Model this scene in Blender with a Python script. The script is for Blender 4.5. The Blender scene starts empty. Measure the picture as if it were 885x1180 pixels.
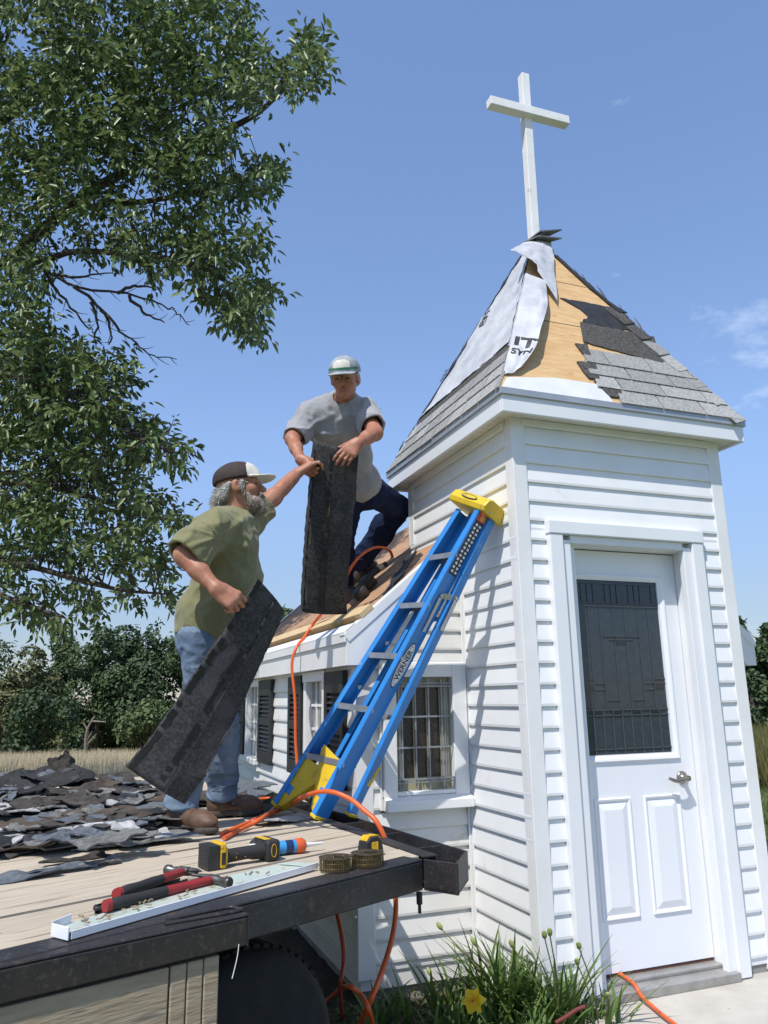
import bpy, bmesh, math, random
import numpy as np
from mathutils import Vector, Matrix, Euler

sc = bpy.context.scene
COL = sc.collection
R = math.radians
rng = random.Random(7)

# ------------------------------------------------------------------ camera
PW, PH = 885.0, 1180.0
F_PX, YAW, PITCH, ROLL = 884.21, 0.3625, 0.2377, -0.0156
CAM = np.array([-1.9823, -3.3175, 1.3438])
_fw = np.array([math.sin(YAW)*math.cos(PITCH), math.cos(YAW)*math.cos(PITCH), math.sin(PITCH)])
_rt = np.array([math.cos(YAW), -math.sin(YAW), 0.0])
_up = np.cross(_rt, _fw)
CR = math.cos(ROLL)*_rt + math.sin(ROLL)*_up
CU = -math.sin(ROLL)*_rt + math.cos(ROLL)*_up
CF = _fw
cam_data = bpy.data.cameras.new('camera')
cam = bpy.data.objects.new('camera', cam_data)
COL.objects.link(cam)
cam_data.sensor_fit = 'VERTICAL'
cam_data.sensor_height = 36.0
cam_data.lens = F_PX/PH*36.0
cam_data.clip_start = 0.05
cam_data.clip_end = 2000
cam.matrix_world = Matrix(((CR[0], CU[0], -CF[0], CAM[0]), (CR[1], CU[1], -CF[1], CAM[1]),
                           (CR[2], CU[2], -CF[2], CAM[2]), (0, 0, 0, 1)))
sc.camera = cam

def ray(x, y): return CF + CR*(x-PW/2)/F_PX - CU*(y-PH/2)/F_PX
def at(x, y, d): return Vector(CAM + ray(x, y)*d)           # a measured point at depth d
def onX(x, y, v): d = ray(x, y); return Vector(CAM + d*(v-CAM[0])/d[0])
def onY(x, y, v): d = ray(x, y); return Vector(CAM + d*(v-CAM[1])/d[1])
def onZ(x, y, v): d = ray(x, y); return Vector(CAM + d*(v-CAM[2])/d[2])
def onP(x, y, p0, n):
    d = ray(x, y); p0 = np.array(p0); n = np.array(n)
    return Vector(CAM + d*((p0-CAM) @ n)/(d @ n))

# ------------------------------------------------------------------ light
SUN = Vector((-1.18, -1.0, 2.42)).normalized()
SUN_EL = math.asin(SUN.z)
SUN_AZ = math.atan2(SUN.x, SUN.y)
world = bpy.data.worlds.new('World'); sc.world = world; world.use_nodes = True
wt = world.node_tree; wt.nodes.clear()
wo = wt.nodes.new('ShaderNodeOutputWorld'); bg = wt.nodes.new('ShaderNodeBackground')
sky = wt.nodes.new('ShaderNodeTexSky'); sky.sky_type = 'NISHITA'; sky.sun_disc = False
sky.sun_elevation = SUN_EL; sky.sun_rotation = SUN_AZ
sky.altitude = 300; sky.air_density = 1.0; sky.dust_density = 0.25; sky.ozone_density = 2.2
bg.inputs['Strength'].default_value = 0.125
# a thin cloud bank low in the sky (in the sky's own directions)
tc = wt.nodes.new('ShaderNodeTexCoord')
mp = wt.nodes.new('ShaderNodeMapping'); mp.inputs['Scale'].default_value = (5.0, 5.0, 11.0)
ns = wt.nodes.new('ShaderNodeTexNoise'); ns.inputs['Scale'].default_value = 1.6; ns.inputs['Detail'].default_value = 7
ns.inputs['Roughness'].default_value = 0.62
wt.links.new(tc.outputs['Generated'], mp.inputs['Vector']); wt.links.new(mp.outputs[0], ns.inputs['Vector'])
cdir = Vector(ray(868, 405)).normalized()
vd = wt.nodes.new('ShaderNodeVectorMath'); vd.operation = 'DISTANCE'; vd.inputs[1].default_value = cdir
nrm = wt.nodes.new('ShaderNodeVectorMath'); nrm.operation = 'NORMALIZE'
wt.links.new(tc.outputs['Generated'], nrm.inputs[0]); wt.links.new(nrm.outputs[0], vd.inputs[0])
fall = wt.nodes.new('ShaderNodeMapRange'); fall.inputs['From Min'].default_value = 0.0; fall.inputs['From Max'].default_value = 0.115
fall.inputs['To Min'].default_value = 0.33; fall.inputs['To Max'].default_value = 0.0
wt.links.new(vd.outputs['Value'], fall.inputs['Value'])
ad = wt.nodes.new('ShaderNodeMath'); ad.operation = 'ADD'
wt.links.new(ns.outputs[0], ad.inputs[0]); wt.links.new(fall.outputs[0], ad.inputs[1])
cr = wt.nodes.new('ShaderNodeMapRange'); cr.inputs['From Min'].default_value = 0.66; cr.inputs['From Max'].default_value = 0.98
cr.inputs['To Max'].default_value = 0.36
wt.links.new(ad.outputs[0], cr.inputs['Value'])
cm = wt.nodes.new('ShaderNodeMixRGB'); cm.inputs[2].default_value = (9.0, 9.3, 9.8, 1)
gam = wt.nodes.new('ShaderNodeGamma'); gam.inputs[1].default_value = 0.70
scl = wt.nodes.new('ShaderNodeVectorMath'); scl.operation = 'MULTIPLY'; scl.inputs[1].default_value = (1.60, 1.60, 1.80)
hsv = wt.nodes.new('ShaderNodeHueSaturation'); hsv.inputs['Saturation'].default_value = 1.18
wt.links.new(sky.outputs[0], gam.inputs[0]); wt.links.new(gam.outputs[0], hsv.inputs['Color']); wt.links.new(hsv.outputs[0], scl.inputs[0])
sx = wt.nodes.new('ShaderNodeSeparateXYZ'); wt.links.new(nrm.outputs[0], sx.inputs[0])
lowm = wt.nodes.new('ShaderNodeMapRange'); lowm.inputs['From Min'].default_value = 0.0; lowm.inputs['From Max'].default_value = 0.34
lowm.inputs['To Min'].default_value = 0.55; lowm.inputs['To Max'].default_value = 1.0; lowm.interpolation_type = 'SMOOTHSTEP'
wt.links.new(sx.outputs['Z'], lowm.inputs['Value'])
scl2 = wt.nodes.new('ShaderNodeVectorMath'); scl2.operation = 'SCALE'
wt.links.new(scl.outputs[0], scl2.inputs[0]); wt.links.new(lowm.outputs[0], scl2.inputs['Scale'])
wt.links.new(cr.outputs[0], cm.inputs[0]); wt.links.new(scl2.outputs[0], cm.inputs[1])
wt.links.new(cm.outputs[0], bg.inputs['Color']); wt.links.new(bg.outputs[0], wo.inputs['Surface'])

sd = bpy.data.lights.new('sun', 'SUN'); sd.energy = 3.35; sd.angle = R(0.53); sd.color = (1.0, 0.955, 0.89)
sun = bpy.data.objects.new('sun', sd); COL.objects.link(sun)
sun.rotation_euler = SUN.to_track_quat('Z', 'Y').to_euler(); sun.location = (-6, -6, 12)
sc.view_settings.view_transform = 'Standard'; sc.view_settings.look = 'None'
sc.view_settings.gamma = 1; sc.view_settings.use_curve_mapping = False
sc.view_settings.exposure = 0.52
sc.cycles.max_bounces = 8; sc.cycles.transparent_max_bounces = 8

# ------------------------------------------------------------------ materials
def M(name, col, rough=0.6, col2=None, scale=6.0, detail=4.0, lo=0.35, hi=0.65, bump=0.0, bscale=40.0,
      bdist=0.005, metal=0.0, spec=0.5, stretch=None, rotz=0.0, spots=None, coat=0.0, trans=0.0, sheen=0.0, random_island=0.0):
    m = bpy.data.materials.new(name); m.use_nodes = True
    nt = m.node_tree; b = nt.nodes['Principled BSDF']; L = nt.links.new
    b.inputs['Roughness'].default_value = rough; b.inputs['Metallic'].default_value = metal
    b.inputs['Specular IOR Level'].default_value = spec
    if coat: b.inputs['Coat Weight'].default_value = coat
    if sheen: b.inputs['Sheen Weight'].default_value = sheen
    c1 = (*col, 1)
    t = nt.nodes.new('ShaderNodeTexCoord'); mpn = nt.nodes.new('ShaderNodeMapping')
    L(t.outputs['Object'], mpn.inputs['Vector']); mpn.inputs['Rotation'].default_value = (0, 0, rotz)
    vec = mpn.outputs[0]
    if stretch:
        m2 = nt.nodes.new('ShaderNodeMapping'); m2.inputs['Scale'].default_value = stretch
        L(vec, m2.inputs['Vector']); vec = m2.outputs[0]
    src = None
    if col2 is not None:
        n = nt.nodes.new('ShaderNodeTexNoise'); n.inputs['Scale'].default_value = scale; n.inputs['Detail'].default_value = detail
        n.inputs['Roughness'].default_value = 0.6
        L(vec, n.inputs['Vector'])
        mr = nt.nodes.new('ShaderNodeMapRange'); mr.inputs['From Min'].default_value = lo; mr.inputs['From Max'].default_value = hi
        L(n.outputs[0], mr.inputs['Value'])
        mx = nt.nodes.new('ShaderNodeMixRGB'); mx.inputs[1].default_value = c1; mx.inputs[2].default_value = (*col2, 1)
        L(mr.outputs[0], mx.inputs[0]); src = mx.outputs[0]
    if spots:
        for (sc_, thr, soft, c3, amt) in spots:
            n = nt.nodes.new('ShaderNodeTexNoise'); n.inputs['Scale'].default_value = sc_; n.inputs['Detail'].default_value = 3
            L(vec, n.inputs['Vector'])
            mr = nt.nodes.new('ShaderNodeMapRange'); mr.inputs['From Min'].default_value = thr; mr.inputs['From Max'].default_value = thr+soft
            mr.inputs['To Max'].default_value = amt
            L(n.outputs[0], mr.inputs['Value'])
            mx = nt.nodes.new('ShaderNodeMixRGB'); mx.inputs[2].default_value = (*c3, 1)
            if src is None: mx.inputs[1].default_value = c1
            else: L(src, mx.inputs[1])
            L(mr.outputs[0], mx.inputs[0]); src = mx.outputs[0]
    if random_island:
        g = nt.nodes.new('ShaderNodeNewGeometry'); hs = nt.nodes.new('ShaderNodeHueSaturation')
        mr = nt.nodes.new('ShaderNodeMapRange'); mr.inputs['To Min'].default_value = 1-random_island; mr.inputs['To Max'].default_value = 1+random_island
        L(g.outputs['Random Per Island'], mr.inputs['Value']); L(mr.outputs[0], hs.inputs['Value'])
        if src is None: hs.inputs['Color'].default_value = c1
        else: L(src, hs.inputs['Color'])
        src = hs.outputs[0]
    if src is None: b.inputs['Base Color'].default_value = c1
    else: L(src, b.inputs['Base Color'])
    if bump:
        n = nt.nodes.new('ShaderNodeTexNoise'); n.inputs['Scale'].default_value = bscale; n.inputs['Detail'].default_value = 5
        L(vec, n.inputs['Vector'])
        bp = nt.nodes.new('ShaderNodeBump'); bp.inputs['Strength'].default_value = bump; bp.inputs['Distance'].default_value = bdist
        L(n.outputs[0], bp.inputs['Height']); L(bp.outputs[0], b.inputs['Normal'])
    if trans:
        # thin leaf: part of the light passes through
        tr = nt.nodes.new('ShaderNodeBsdfTranslucent'); ms = nt.nodes.new('ShaderNodeMixShader'); ms.inputs[0].default_value = trans
        if src is None: tr.inputs['Color'].default_value = c1
        else: L(src, tr.inputs['Color'])
        o = nt.nodes['Material Output']; L(b.outputs[0], ms.inputs[1]); L(tr.outputs[0], ms.inputs[2]); L(ms.outputs[0], o.inputs['Surface'])
    return m

VINYL = M('vinyl', (.80, .81, .815), .42, (.75, .765, .77), 3.0, bump=.12, bscale=30, bdist=.003, spots=[(9, .66, .1, (.58, .55, .48), .35), (2.2, .58, .2, (.68, .66, .61), .4)])
VINYL_OLD = M('vinyl_old', (.78, .78, .755), .45, (.70, .69, .65), 2.5, bump=.1, bscale=30, bdist=.003, spots=[(2.6, .56, .2, (.62, .60, .53), .5), (12, .66, .08, (.48, .44, .36), .4)])
TRIM = M('trim_white', (.80, .805, .80), .38, (.74, .74, .72), 4, bump=.06, bscale=25)
ALU = M('aluminium_white', (.79, .805, .82), .35, (.74, .76, .78), 2, bump=.05, bscale=14)
SOFF = M('soffit', (.74, .73, .69), .5, (.66, .65, .60), 5)
DOORP = M('door_paint', (.80, .82, .85), .3, (.775, .795, .83), 2)
CROSSP = M('cross_paint', (.86, .86, .85), .5, (.78, .77, .74), 7, bump=.15, bscale=40, spots=[(14, .66, .08, (.42, .36, .28), .5)])
PLY = M('plywood', (.62, .42, .21), .75, (.54, .33, .145), 7, stretch=(1, 1, 6), bump=.15, bscale=30, spots=[(9, .66, .05, (.30, .16, .06), .6)])
BOARDS = M('roof_boards', (.33, .185, .10), .85, (.44, .27, .155), 6, stretch=(8, 1.0, 8), bump=.3, bscale=30, spots=[(11, .6, .1, (.17, .10, .06), .5)])
LUMBER = M('new_lumber', (.62, .47, .26), .7, (.52, .38, .20), 8, stretch=(6, 1, 6), bump=.15, bscale=40)
SHING = M('grey_shingle', (.25, .25, .243), .95, (.36, .36, .35), 70, detail=3, lo=.4, hi=.6, bump=.5, bscale=140, bdist=.003, random_island=.18, spec=.2)
SHING_D = M('dark_shingle', (.05, .047, .044), .95, (.11, .105, .10), 60, bump=.5, bscale=130, bdist=.003, spec=.2)
FELT = M('black_felt', (.014, .014, .015), .6, (.03, .029, .028), 12, bump=.3, bscale=20)
WRAP = M('house_wrap', (.56, .57, .59), .55, (.42, .43, .46), 6, bump=.7, bscale=16, bdist=.012, spots=[(46, .74, .03, (.50, .30, .18), .8)])
INK = M('wrap_ink', (.02, .02, .022), .6)
BLACKP = M('black_plastic', (.012, .012, .013), .42, (.02, .02, .02), 8)
SHUT = M('shutter_black', (.013, .013, .014), .55, (.025, .024, .024), 10)
GLASSD = M('dark_glass', (.012, .015, .02), .04, spec=.8)
LEAD = M('lead_came', (.085, .095, .105), .5, metal=.3)
IRON = M('grille_iron', (.30, .32, .34), .45, (.22, .23, .25), 20, metal=.3)
CREAM = M('cream_glass', (.36, .345, .23), .3, (.27, .25, .15), 6)
NICKEL = M('nickel', (.34, .30, .26), .33, metal=1.0)
CONC = M('concrete', (.42, .39, .34), .9, (.50, .47, .41), 5, bump=.3, bscale=60, spots=[(26, .70, .05, (.2, .18, .16), .6)])
FOUND = M('foundation', (.22, .22, .20), .9, (.30, .29, .27), 8, bump=.4, bscale=40)
WOODG = M('deck_wood', (.43, .365, .275), .85, (.53, .46, .36), 7, detail=8, stretch=(.55, 14, 5), rotz=-R(25), bump=.5, bscale=10, bdist=.004,
          spots=[(3.2, .60, .06, (.16, .125, .09), .75), (9, .63, .05, (.20, .155, .11), .6)], random_island=.10, spec=.2)
POSTW = M('grey_board', (.33, .25, .165), .9, (.43, .345, .24), 5, detail=8, stretch=(1.2, 1.2, 10), bump=.5, bscale=12, spots=[(5, .62, .06, (.12, .10, .08), .6)])
STEEL = M('rusty_black_steel', (.016, .016, .019), .5, (.032, .028, .026), 7, bump=.4, bscale=26, bdist=.004,
          spots=[(4, .50, .22, (.050, .036, .028), .7), (34, .62, .08, (.10, .075, .055), .45), (3, .54, .2, (.040, .048, .060), .75), (90, .60, .06, (.085, .08, .075), .45)], spec=.5)
RUBBER = M('tyre_rubber', (.013, .013, .013), .85, (.022, .021, .02), 12, bump=.3, bscale=30)
ORANGE = M('orange_hose', (.72, .13, .025), .4, (.60, .10, .02), 8)
REDHOSE = M('red_hose', (.36, .05, .022), .5, (.28, .04, .02), 8)
LBLUE = M('ladder_blue', (.032, .235, .62), .34, (.03, .20, .54), 5, bump=.08, bscale=80, spots=[(40, .68, .04, (.35, .40, .5), .5), (7, .60, .1, (.05, .16, .36), .5)])
YEL = M('ladder_yellow', (.72, .50, .02), .4, (.62, .42, .02), 6, spots=[(18, .60, .08, (.36, .26, .06), .6)])
ALUM = M('bare_aluminium', (.48, .48, .48), .38, (.38, .38, .38), 14, metal=.75)

# ------------------------------------------------------------------ objects
ORG = {}
def props(o, label=None, cat=None, group=None, kind=None):
    if label: o['label'] = label
    if cat: o['category'] = cat
    if group: o['group'] = group
    if kind: o['kind'] = kind
    return o
def thing(name, label, cat, loc=(0, 0, 0), group=None):
    o = bpy.data.objects.new(name, None); COL.objects.link(o); o.location = Vector(loc)
    o.empty_display_size = .1
    ORG[o.name] = Vector(loc)
    return props(o, label, cat, group)
def link(o, parent=None, label=None):
    COL.objects.link(o); ORG[o.name] = Vector((0, 0, 0))
    if parent is not None:
        o.parent = parent; o.matrix_parent_inverse = Matrix.Translation(-ORG[parent.name])
    if label: o['label'] = label
    return o

class MB:
    def __init__(s): s.v = []; s.f = []; s.m = []; s.sm = []; s.cm = 0
    def add(s, vs, fs, smooth=False, m=None):
        b = len(s.v); s.v += [tuple(v) for v in vs]
        for f in fs:
            s.f.append([b+i for i in f]); s.m.append(s.cm if m is None else m); s.sm.append(smooth)
        return s
    def quad(s, a, b, c, d, m=None): return s.add([a, b, c, d], [(0, 1, 2, 3)], m=m)
    def box(s, lo, hi, m=None):
        x0, y0, z0 = lo; x1, y1, z1 = hi
        return s.add([(x0,y0,z0),(x1,y0,z0),(x1,y1,z0),(x0,y1,z0),(x0,y0,z1),(x1,y0,z1),(x1,y1,z1),(x0,y1,z1)],
                     [(0,3,2,1),(4,5,6,7),(0,1,5,4),(1,2,6,5),(2,3,7,6),(3,0,4,7)], m=m)
    def obox(s, c, ax, ay, az, m=None):          # centre and three half vectors
        c = Vector(c); ax = Vector(ax); ay = Vector(ay); az = Vector(az)
        vs = [c+sx*ax+sy*ay+sz*az for sz in (-1, 1) for sx, sy in ((-1,-1),(1,-1),(1,1),(-1,1))]
        return s.add(vs, [(0,3,2,1),(4,5,6,7),(0,1,5,4),(1,2,6,5),(2,3,7,6),(3,0,4,7)], m=m)
    def bar(s, a, b, w, h, up=(0, 0, 1), m=None):   # box from a to b; w across, h along up
        a = Vector(a); b = Vector(b); d = (b-a); up = Vector(up)
        x = d.cross(up).normalized(); y = x.cross(d).normalized()
        return s.obox((a+b)/2, d/2, x*w/2, y*h/2, m)
    def prism(s, pts, off, m=None):               # polygon (3D points) pushed along off
        n = len(pts); off = Vector(off); p = [Vector(q) for q in pts]
        vs = p + [q+off for q in p]
        return s.add(vs, [tuple(range(n))[::-1], tuple(range(n, 2*n))] + [(i, (i+1) % n, n+(i+1) % n, n+i) for i in range(n)], m=m)
    def tube(s, pts, r, n=8, m=None, cap=True):
        pts = [Vector(p) for p in pts]; k = len(pts)
        rr = r if isinstance(r, (list, tuple)) else [r]*k
        t0 = (pts[1]-pts[0]).normalized()
        ref = Vector((0, 0, 1)) if abs(t0.z) < .9 else Vector((1, 0, 0))
        x = t0.cross(ref).normalized(); vs = []
        for i in range(k):
            t = (pts[min(i+1, k-1)]-pts[max(i-1, 0)]).normalized()
            x = (x - t*x.dot(t)).normalized(); y = t.cross(x)
            vs += [pts[i]+(x*math.cos(2*math.pi*j/n)+y*math.sin(2*math.pi*j/n))*rr[i] for j in range(n)]
        fs = [(i*n+j, i*n+(j+1) % n, (i+1)*n+(j+1) % n, (i+1)*n+j) for i in range(k-1) for j in range(n)]
        s.add(vs, fs, True, m)
        if cap: s.add(vs[:n], [tuple(range(n))[::-1]], False, m); s.add(vs[-n:], [tuple(range(n))], False, m)
        return s
    def cyl(s, a, b, r, n=20, m=None, r2=None): return s.tube([a, b], [r, r if r2 is None else r2], n, m)
    def lathe(s, a, axis, prof, n=24, m=None):    # prof: (distance along axis, radius)
        a = Vector(a); ax = Vector(axis).normalized()
        return s.tube2([a+ax*d for d, _ in prof], [q for _, q in prof], ax, n, m)
    def tube2(s, pts, rr, ax, n, m):
        ref = Vector((0, 0, 1)) if abs(ax.z) < .9 else Vector((1, 0, 0))
        x = ax.cross(ref).normalized(); y = ax.cross(x); vs = []
        for p, r in zip(pts, rr):
            vs += [p+(x*math.cos(2*math.pi*j/n)+y*math.sin(2*math.pi*j/n))*r for j in range(n)]
        k = len(pts)
        s.add(vs, [(i*n+j, i*n+(j+1) % n, (i+1)*n+(j+1) % n, (i+1)*n+j) for i in range(k-1) for j in range(n)], True, m)
        s.add(vs[:n], [tuple(range(n))[::-1]], False, m); s.add(vs[-n:], [tuple(range(n))], False, m)
        return s
    def build(s, name, mats, parent=None, label=None, bevel=0.0, seg=2, recalc=True):
        me = bpy.data.meshes.new(name)
        me.from_pydata(s.v, [], s.f)
        for mm in (mats if isinstance(mats, (list, tuple)) else [mats]): me.materials.append(mm)
        me.polygons.foreach_set('material_index', s.m); me.polygons.foreach_set('use_smooth', s.sm)
        if recalc:
            b = bmesh.new(); b.from_mesh(me); bmesh.ops.recalc_face_normals(b, faces=b.faces); b.to_mesh(me); b.free()
        me.update()
        o = bpy.data.objects.new(name, me); link(o, parent, label)
        if bevel:
            md = o.modifiers.new('bevel', 'BEVEL'); md.width = bevel; md.segments = seg; md.limit_method = 'ANGLE'; md.angle_limit = R(40)
        return o

def catmull(pts, n=8):
    p = [Vector(q) for q in pts]; p = [p[0]*2-p[1]] + p + [p[-1]*2-p[-2]]; out = []
    for i in range(1, len(p)-2):
        for k in range(n):
            t = k/n
            out.append(.5*((2*p[i]) + (p[i+1]-p[i-1])*t + (2*p[i-1]-5*p[i]+4*p[i+1]-p[i+2])*t*t + (3*p[i]-p[i-1]-3*p[i+1]+p[i+2])*t**3))
    out.append(p[-2]); return out

def text_mesh(mb, body, origin, xdir, ydir, size, depth=.0012, m=None, fit=None, bold=0.0):
    cu = bpy.data.curves.new('t', 'FONT'); cu.body = body; cu.size = 1.0; cu.offset = bold
    cu.align_x = 'CENTER'; cu.align_y = 'CENTER'
    o = bpy.data.objects.new('t', cu); COL.objects.link(o)
    dg = bpy.context.evaluated_depsgraph_get(); dg.update()
    me = bpy.data.meshes.new_from_object(o.evaluated_get(dg))
    xs = [v.co.x for v in me.vertices]; w = max(xs)-min(xs); sx = size if fit is None else fit/w
    X = Vector(xdir).normalized(); Y = Vector(ydir).normalized(); N = X.cross(Y); O = Vector(origin)
    vs = [O + X*v.co.x*sx + Y*v.co.y*size + N*depth for v in me.vertices]
    mb.add(vs, [tuple(p.vertices) for p in me.polygons], False, m)
    bpy.data.objects.remove(o); bpy.data.curves.remove(cu); bpy.data.meshes.remove(me)
# ------------------------------------------------------------------ small noise for shaping
def vnoise(p, seed=0):
    p = np.asarray(p, np.float32); i = np.floor(p).astype(np.int64); f = p-i; f = f*f*(3-2*f)
    def h(ix, iy, iz):
        n = (ix*374761393 + iy*668265263 + iz*2147483647 + seed*974634777) & 0xffffffff
        n = ((n ^ (n >> 13))*1274126177) & 0xffffffff
        return ((n ^ (n >> 16)) & 0xffff).astype(np.float32)/65535.0
    x, y, z = i[..., 0], i[..., 1], i[..., 2]; fx, fy, fz = f[..., 0], f[..., 1], f[..., 2]
    r = 0
    for dx in (0, 1):
        for dy in (0, 1):
            for dz in (0, 1):
                w = (fx if dx else 1-fx)*(fy if dy else 1-fy)*(fz if dz else 1-fz)
                r = r + w*h(x+dx, y+dy, z+dz)
    return r*2-1
def vn(x, y, z=0.0, seed=0): return float(vnoise(np.array([[x, y, z]]), seed)[0])

# ------------------------------------------------------------------ ground
def ground_h(x, y):
    dx, dy = x-CAM[0], y-CAM[1]
    fwd = dx*math.sin(YAW)+dy*math.cos(YAW); lat = dx*math.cos(YAW)-dy*math.sin(YAW)
    d = max(0.0, fwd-9.0); b = lat/max(fwd, 1.0)
    k = .050 if b < 0 else max(.018, .050-.12*b)
    return -.13 - k*min(d, 45) - .01*max(0, d-45)
gx = [-600, -300, -150, -90, -60, -45]+[-40+2*i for i in range(46)]+[55, 70, 100, 180, 350, 600]
gy = [-60, -30, -15]+[-10+2*i for i in range(36)]+[65, 75, 90, 120, 200, 400, 800]
gv = []
for y in gy:
    for x in gx: gv.append((x, y, ground_h(x, y)))
gm = MB(); nx = len(gx)
gm.add(gv, [(j*nx+i, j*nx+i+1, (j+1)*nx+i+1, (j+1)*nx+i) for j in range(len(gy)-1) for i in range(nx-1)], True)
LAWN = M('lawn', (.075, .115, .03), .95, (.12, .14, .05), 1.3, detail=8, bump=.6, bscale=60, bdist=.03, spots=[(.5, .55, .15, (.26, .21, .10), .6)])
props(gm.build('ground', LAWN), kind='structure')
SOIL = M('soil', (.045, .034, .024), .95, (.075, .058, .04), 18, bump=.8, bscale=30, bdist=.02)
sb = MB()
nxs, nys = 44, 34; vs = []
for j in range(nys+1):
    for i in range(nxs+1):
        x = -2.2+3.6*i/nxs*.8; y = -1.6+3.6*j/nys
        vs.append((x, y, -.115+.02*vn(x*4, y*4)+.012*vn(x*11, y*11)))
sb.add(vs, [(j*(nxs+1)+i, j*(nxs+1)+i+1, (j+1)*(nxs+1)+i+1, (j+1)*(nxs+1)+i) for j in range(nys) for i in range(nxs)], True)
props(sb.build('flower_bed', SOIL), kind='structure')
pm = MB(); pm.prism([(.13, .14, -.01), (.05, -.3, -.01), (-.1, -1.6, -.01), (2.6, -1.6, -.01), (2.6, .14, -.01)], (0, 0, -.12))
props(pm.build('concrete_path', CONC, bevel=.012), kind='structure')

# ------------------------------------------------------------------ chapel
W, D, DN = 1.345, 1.385, .65
XL, XR = -.64, 1.985          # nave walls
RS, RZ = .855, 2.295            # roof slope, height where it meets the tower side
NB = 4.12                      # nave back wall
chapel = thing('chapel', 'small white chapel with a square corner tower, its roof half stripped of shingles', 'chapel', (.67, .69, -.13))

def siding(mb, O, U, N, ulen, z0, z1, openings=(), ulo=None, uhi=None, out=.0125, zref=2.6246, ex=.1024):
    O = Vector(O); U = Vector(U); N = Vector(N)
    k = math.floor((z0-zref)/ex)
    while zref+k*ex < z1-1e-4:
        b = zref+k*ex; t = b+ex; k += 1
        za, zb = max(b, z0), min(t, z1)
        cuts = sorted({za, zb} | {q for o in openings for q in (o[2], o[3]) if za < q < zb})
        jig = .0012*math.sin(k*7.3)
        for c0, c1 in zip(cuts, cuts[1:]):
            zm = (c0+c1)/2
            segs = [(0.0, ulen)]
            for (a0, a1, q0, q1) in openings:
                if q0 < zm < q1:
                    ns_ = []
                    for (s0, s1) in segs:
                        if a1 <= s0 or a0 >= s1: ns_.append((s0, s1))
                        else:
                            if a0 > s0: ns_.append((s0, a0))
                            if a1 < s1: ns_.append((a1, s1))
                    segs = ns_
            for (s0, s1) in segs:
                def off(z): return .002+(out+jig)*(t-z)/ex
                l0 = max(s0, ulo(c0)) if ulo else s0; l1 = max(s0, ulo(c1)) if ulo else s0
                h0 = min(s1, uhi(c0)) if uhi else s1; h1 = min(s1, uhi(c1)) if uhi else s1
                if h0 <= l0+.001: continue
                if h1 <= l1: h1 = l1 = min(max(l1, l0), h0)
                P = lambda u, z, o: O+U*u+N*o+Vector((0, 0, z))
                # face with a small butt curve at the bottom
                zq = min(c0+.012, (c0+c1)/2)
                mb.quad(P(l0, zq, off(c0)), P(h0, zq, off(c0)), P(h1, c1, off(c1)), P(l1, c1, off(c1)))
                mb.quad(P(l0, c0, off(c0)-.001), P(h0, c0, off(c0)-.001), P(h0, zq, off(c0)), P(l0, zq, off(c0)))
                if c0 == za: mb.quad(P(l0, c0, 0), P(h0, c0, 0), P(h0, c0, off(c0)-.001), P(l0, c0, off(c0)-.001))

# --- tower walls
tb = MB()
siding(tb, (0, 0, 0), (1, 0, 0), (0, -1, 0), W, .03, 2.76, [(.205, 1.10, -.5, 2.165)])
siding(tb, (0, 0, 0), (0, 1, 0), (-1, 0, 0), D, -.09, 2.78, [(.65, D+.1, -.5, 2.26)])
siding(tb, (W, 0, 0), (0, 1, 0), (1, 0, 0), D, .0, 2.78, [])
siding(tb, (0, D, 0), (1, 0, 0), (0, 1, 0), W, 2.2, 2.78, [])
tb.build('tower_siding', VINYL, chapel)
ts = MB()    # solid wall behind the siding, with the doorway left open
y0 = .002
ts.box((.004, y0, -.1), (.205, .12, 2.77)); ts.box((1.10, y0, -.1), (W-.004, .12, 2.77)); ts.box((.205, y0, 2.165), (1.10, .12, 2.77))
ts.box((.004, .12, -.1), (.1, D-.003, 2.77)); ts.box((W-.1, .12, -.1), (W-.004, D-.003, 2.77)); ts.box((.1, D-.1, -.1), (W-.1, D-.003, 2.77))
ts.box((.1, .12, -.1), (W-.1, D-.1, -.02))
ts.build('tower_wall', FOUND, chapel)
def corner_post(mb, x, y, sx, sy, z0, z1, w=.066, p=.016):
    # an L of two boards proud of the siding; sx, sy point outward
    mb.box(*[tuple(map(f, zip((x+sx*p, y+sy*p, z0), (x-sx*w, y-sy*.004, z1)))) for f in (min, max)])
    mb.box(*[tuple(map(f, zip((x+sx*(p-.0015), y-sy*.004, z0), (x-sx*.004, y-sy*w, z1)))) for f in (min, max)])
for (x, y, sx, sy, z0) in ((0, 0, -1, -1, -.06), (W, 0, 1, -1, .0), (0, D, -1, 1, 2.335), (W, D, 1, 1, 0)):
    mb = MB(); corner_post(mb, x, y, sx, sy, z0, 2.765)
    mb.build('corner_post', TRIM, chapel, bevel=.004)
mb = MB()   # inside corner between tower side and nave front, top channels under the soffit
mb.box((-.03, .628, -.06), (-.0145, .6365, 2.2)); mb.box((-.0145, .612, -.06), (-.001, .6365, 2.2))
mb.build('inside_corner_trim', TRIM, chapel, bevel=.003)
mb = MB()
mb.box((.052, -.0225, 2.722), (W-.052, -.013, 2.762)); mb.box((-.0225, .052, 2.722), (-.013, D-.05, 2.762))
mb.build('frieze_channel', TRIM, chapel, bevel=.003)

# --- door
dx0, dx1, dz0, dz1, dy = .3425, 1.0367, .062, 2.096, .088
fr = MB()
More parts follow.
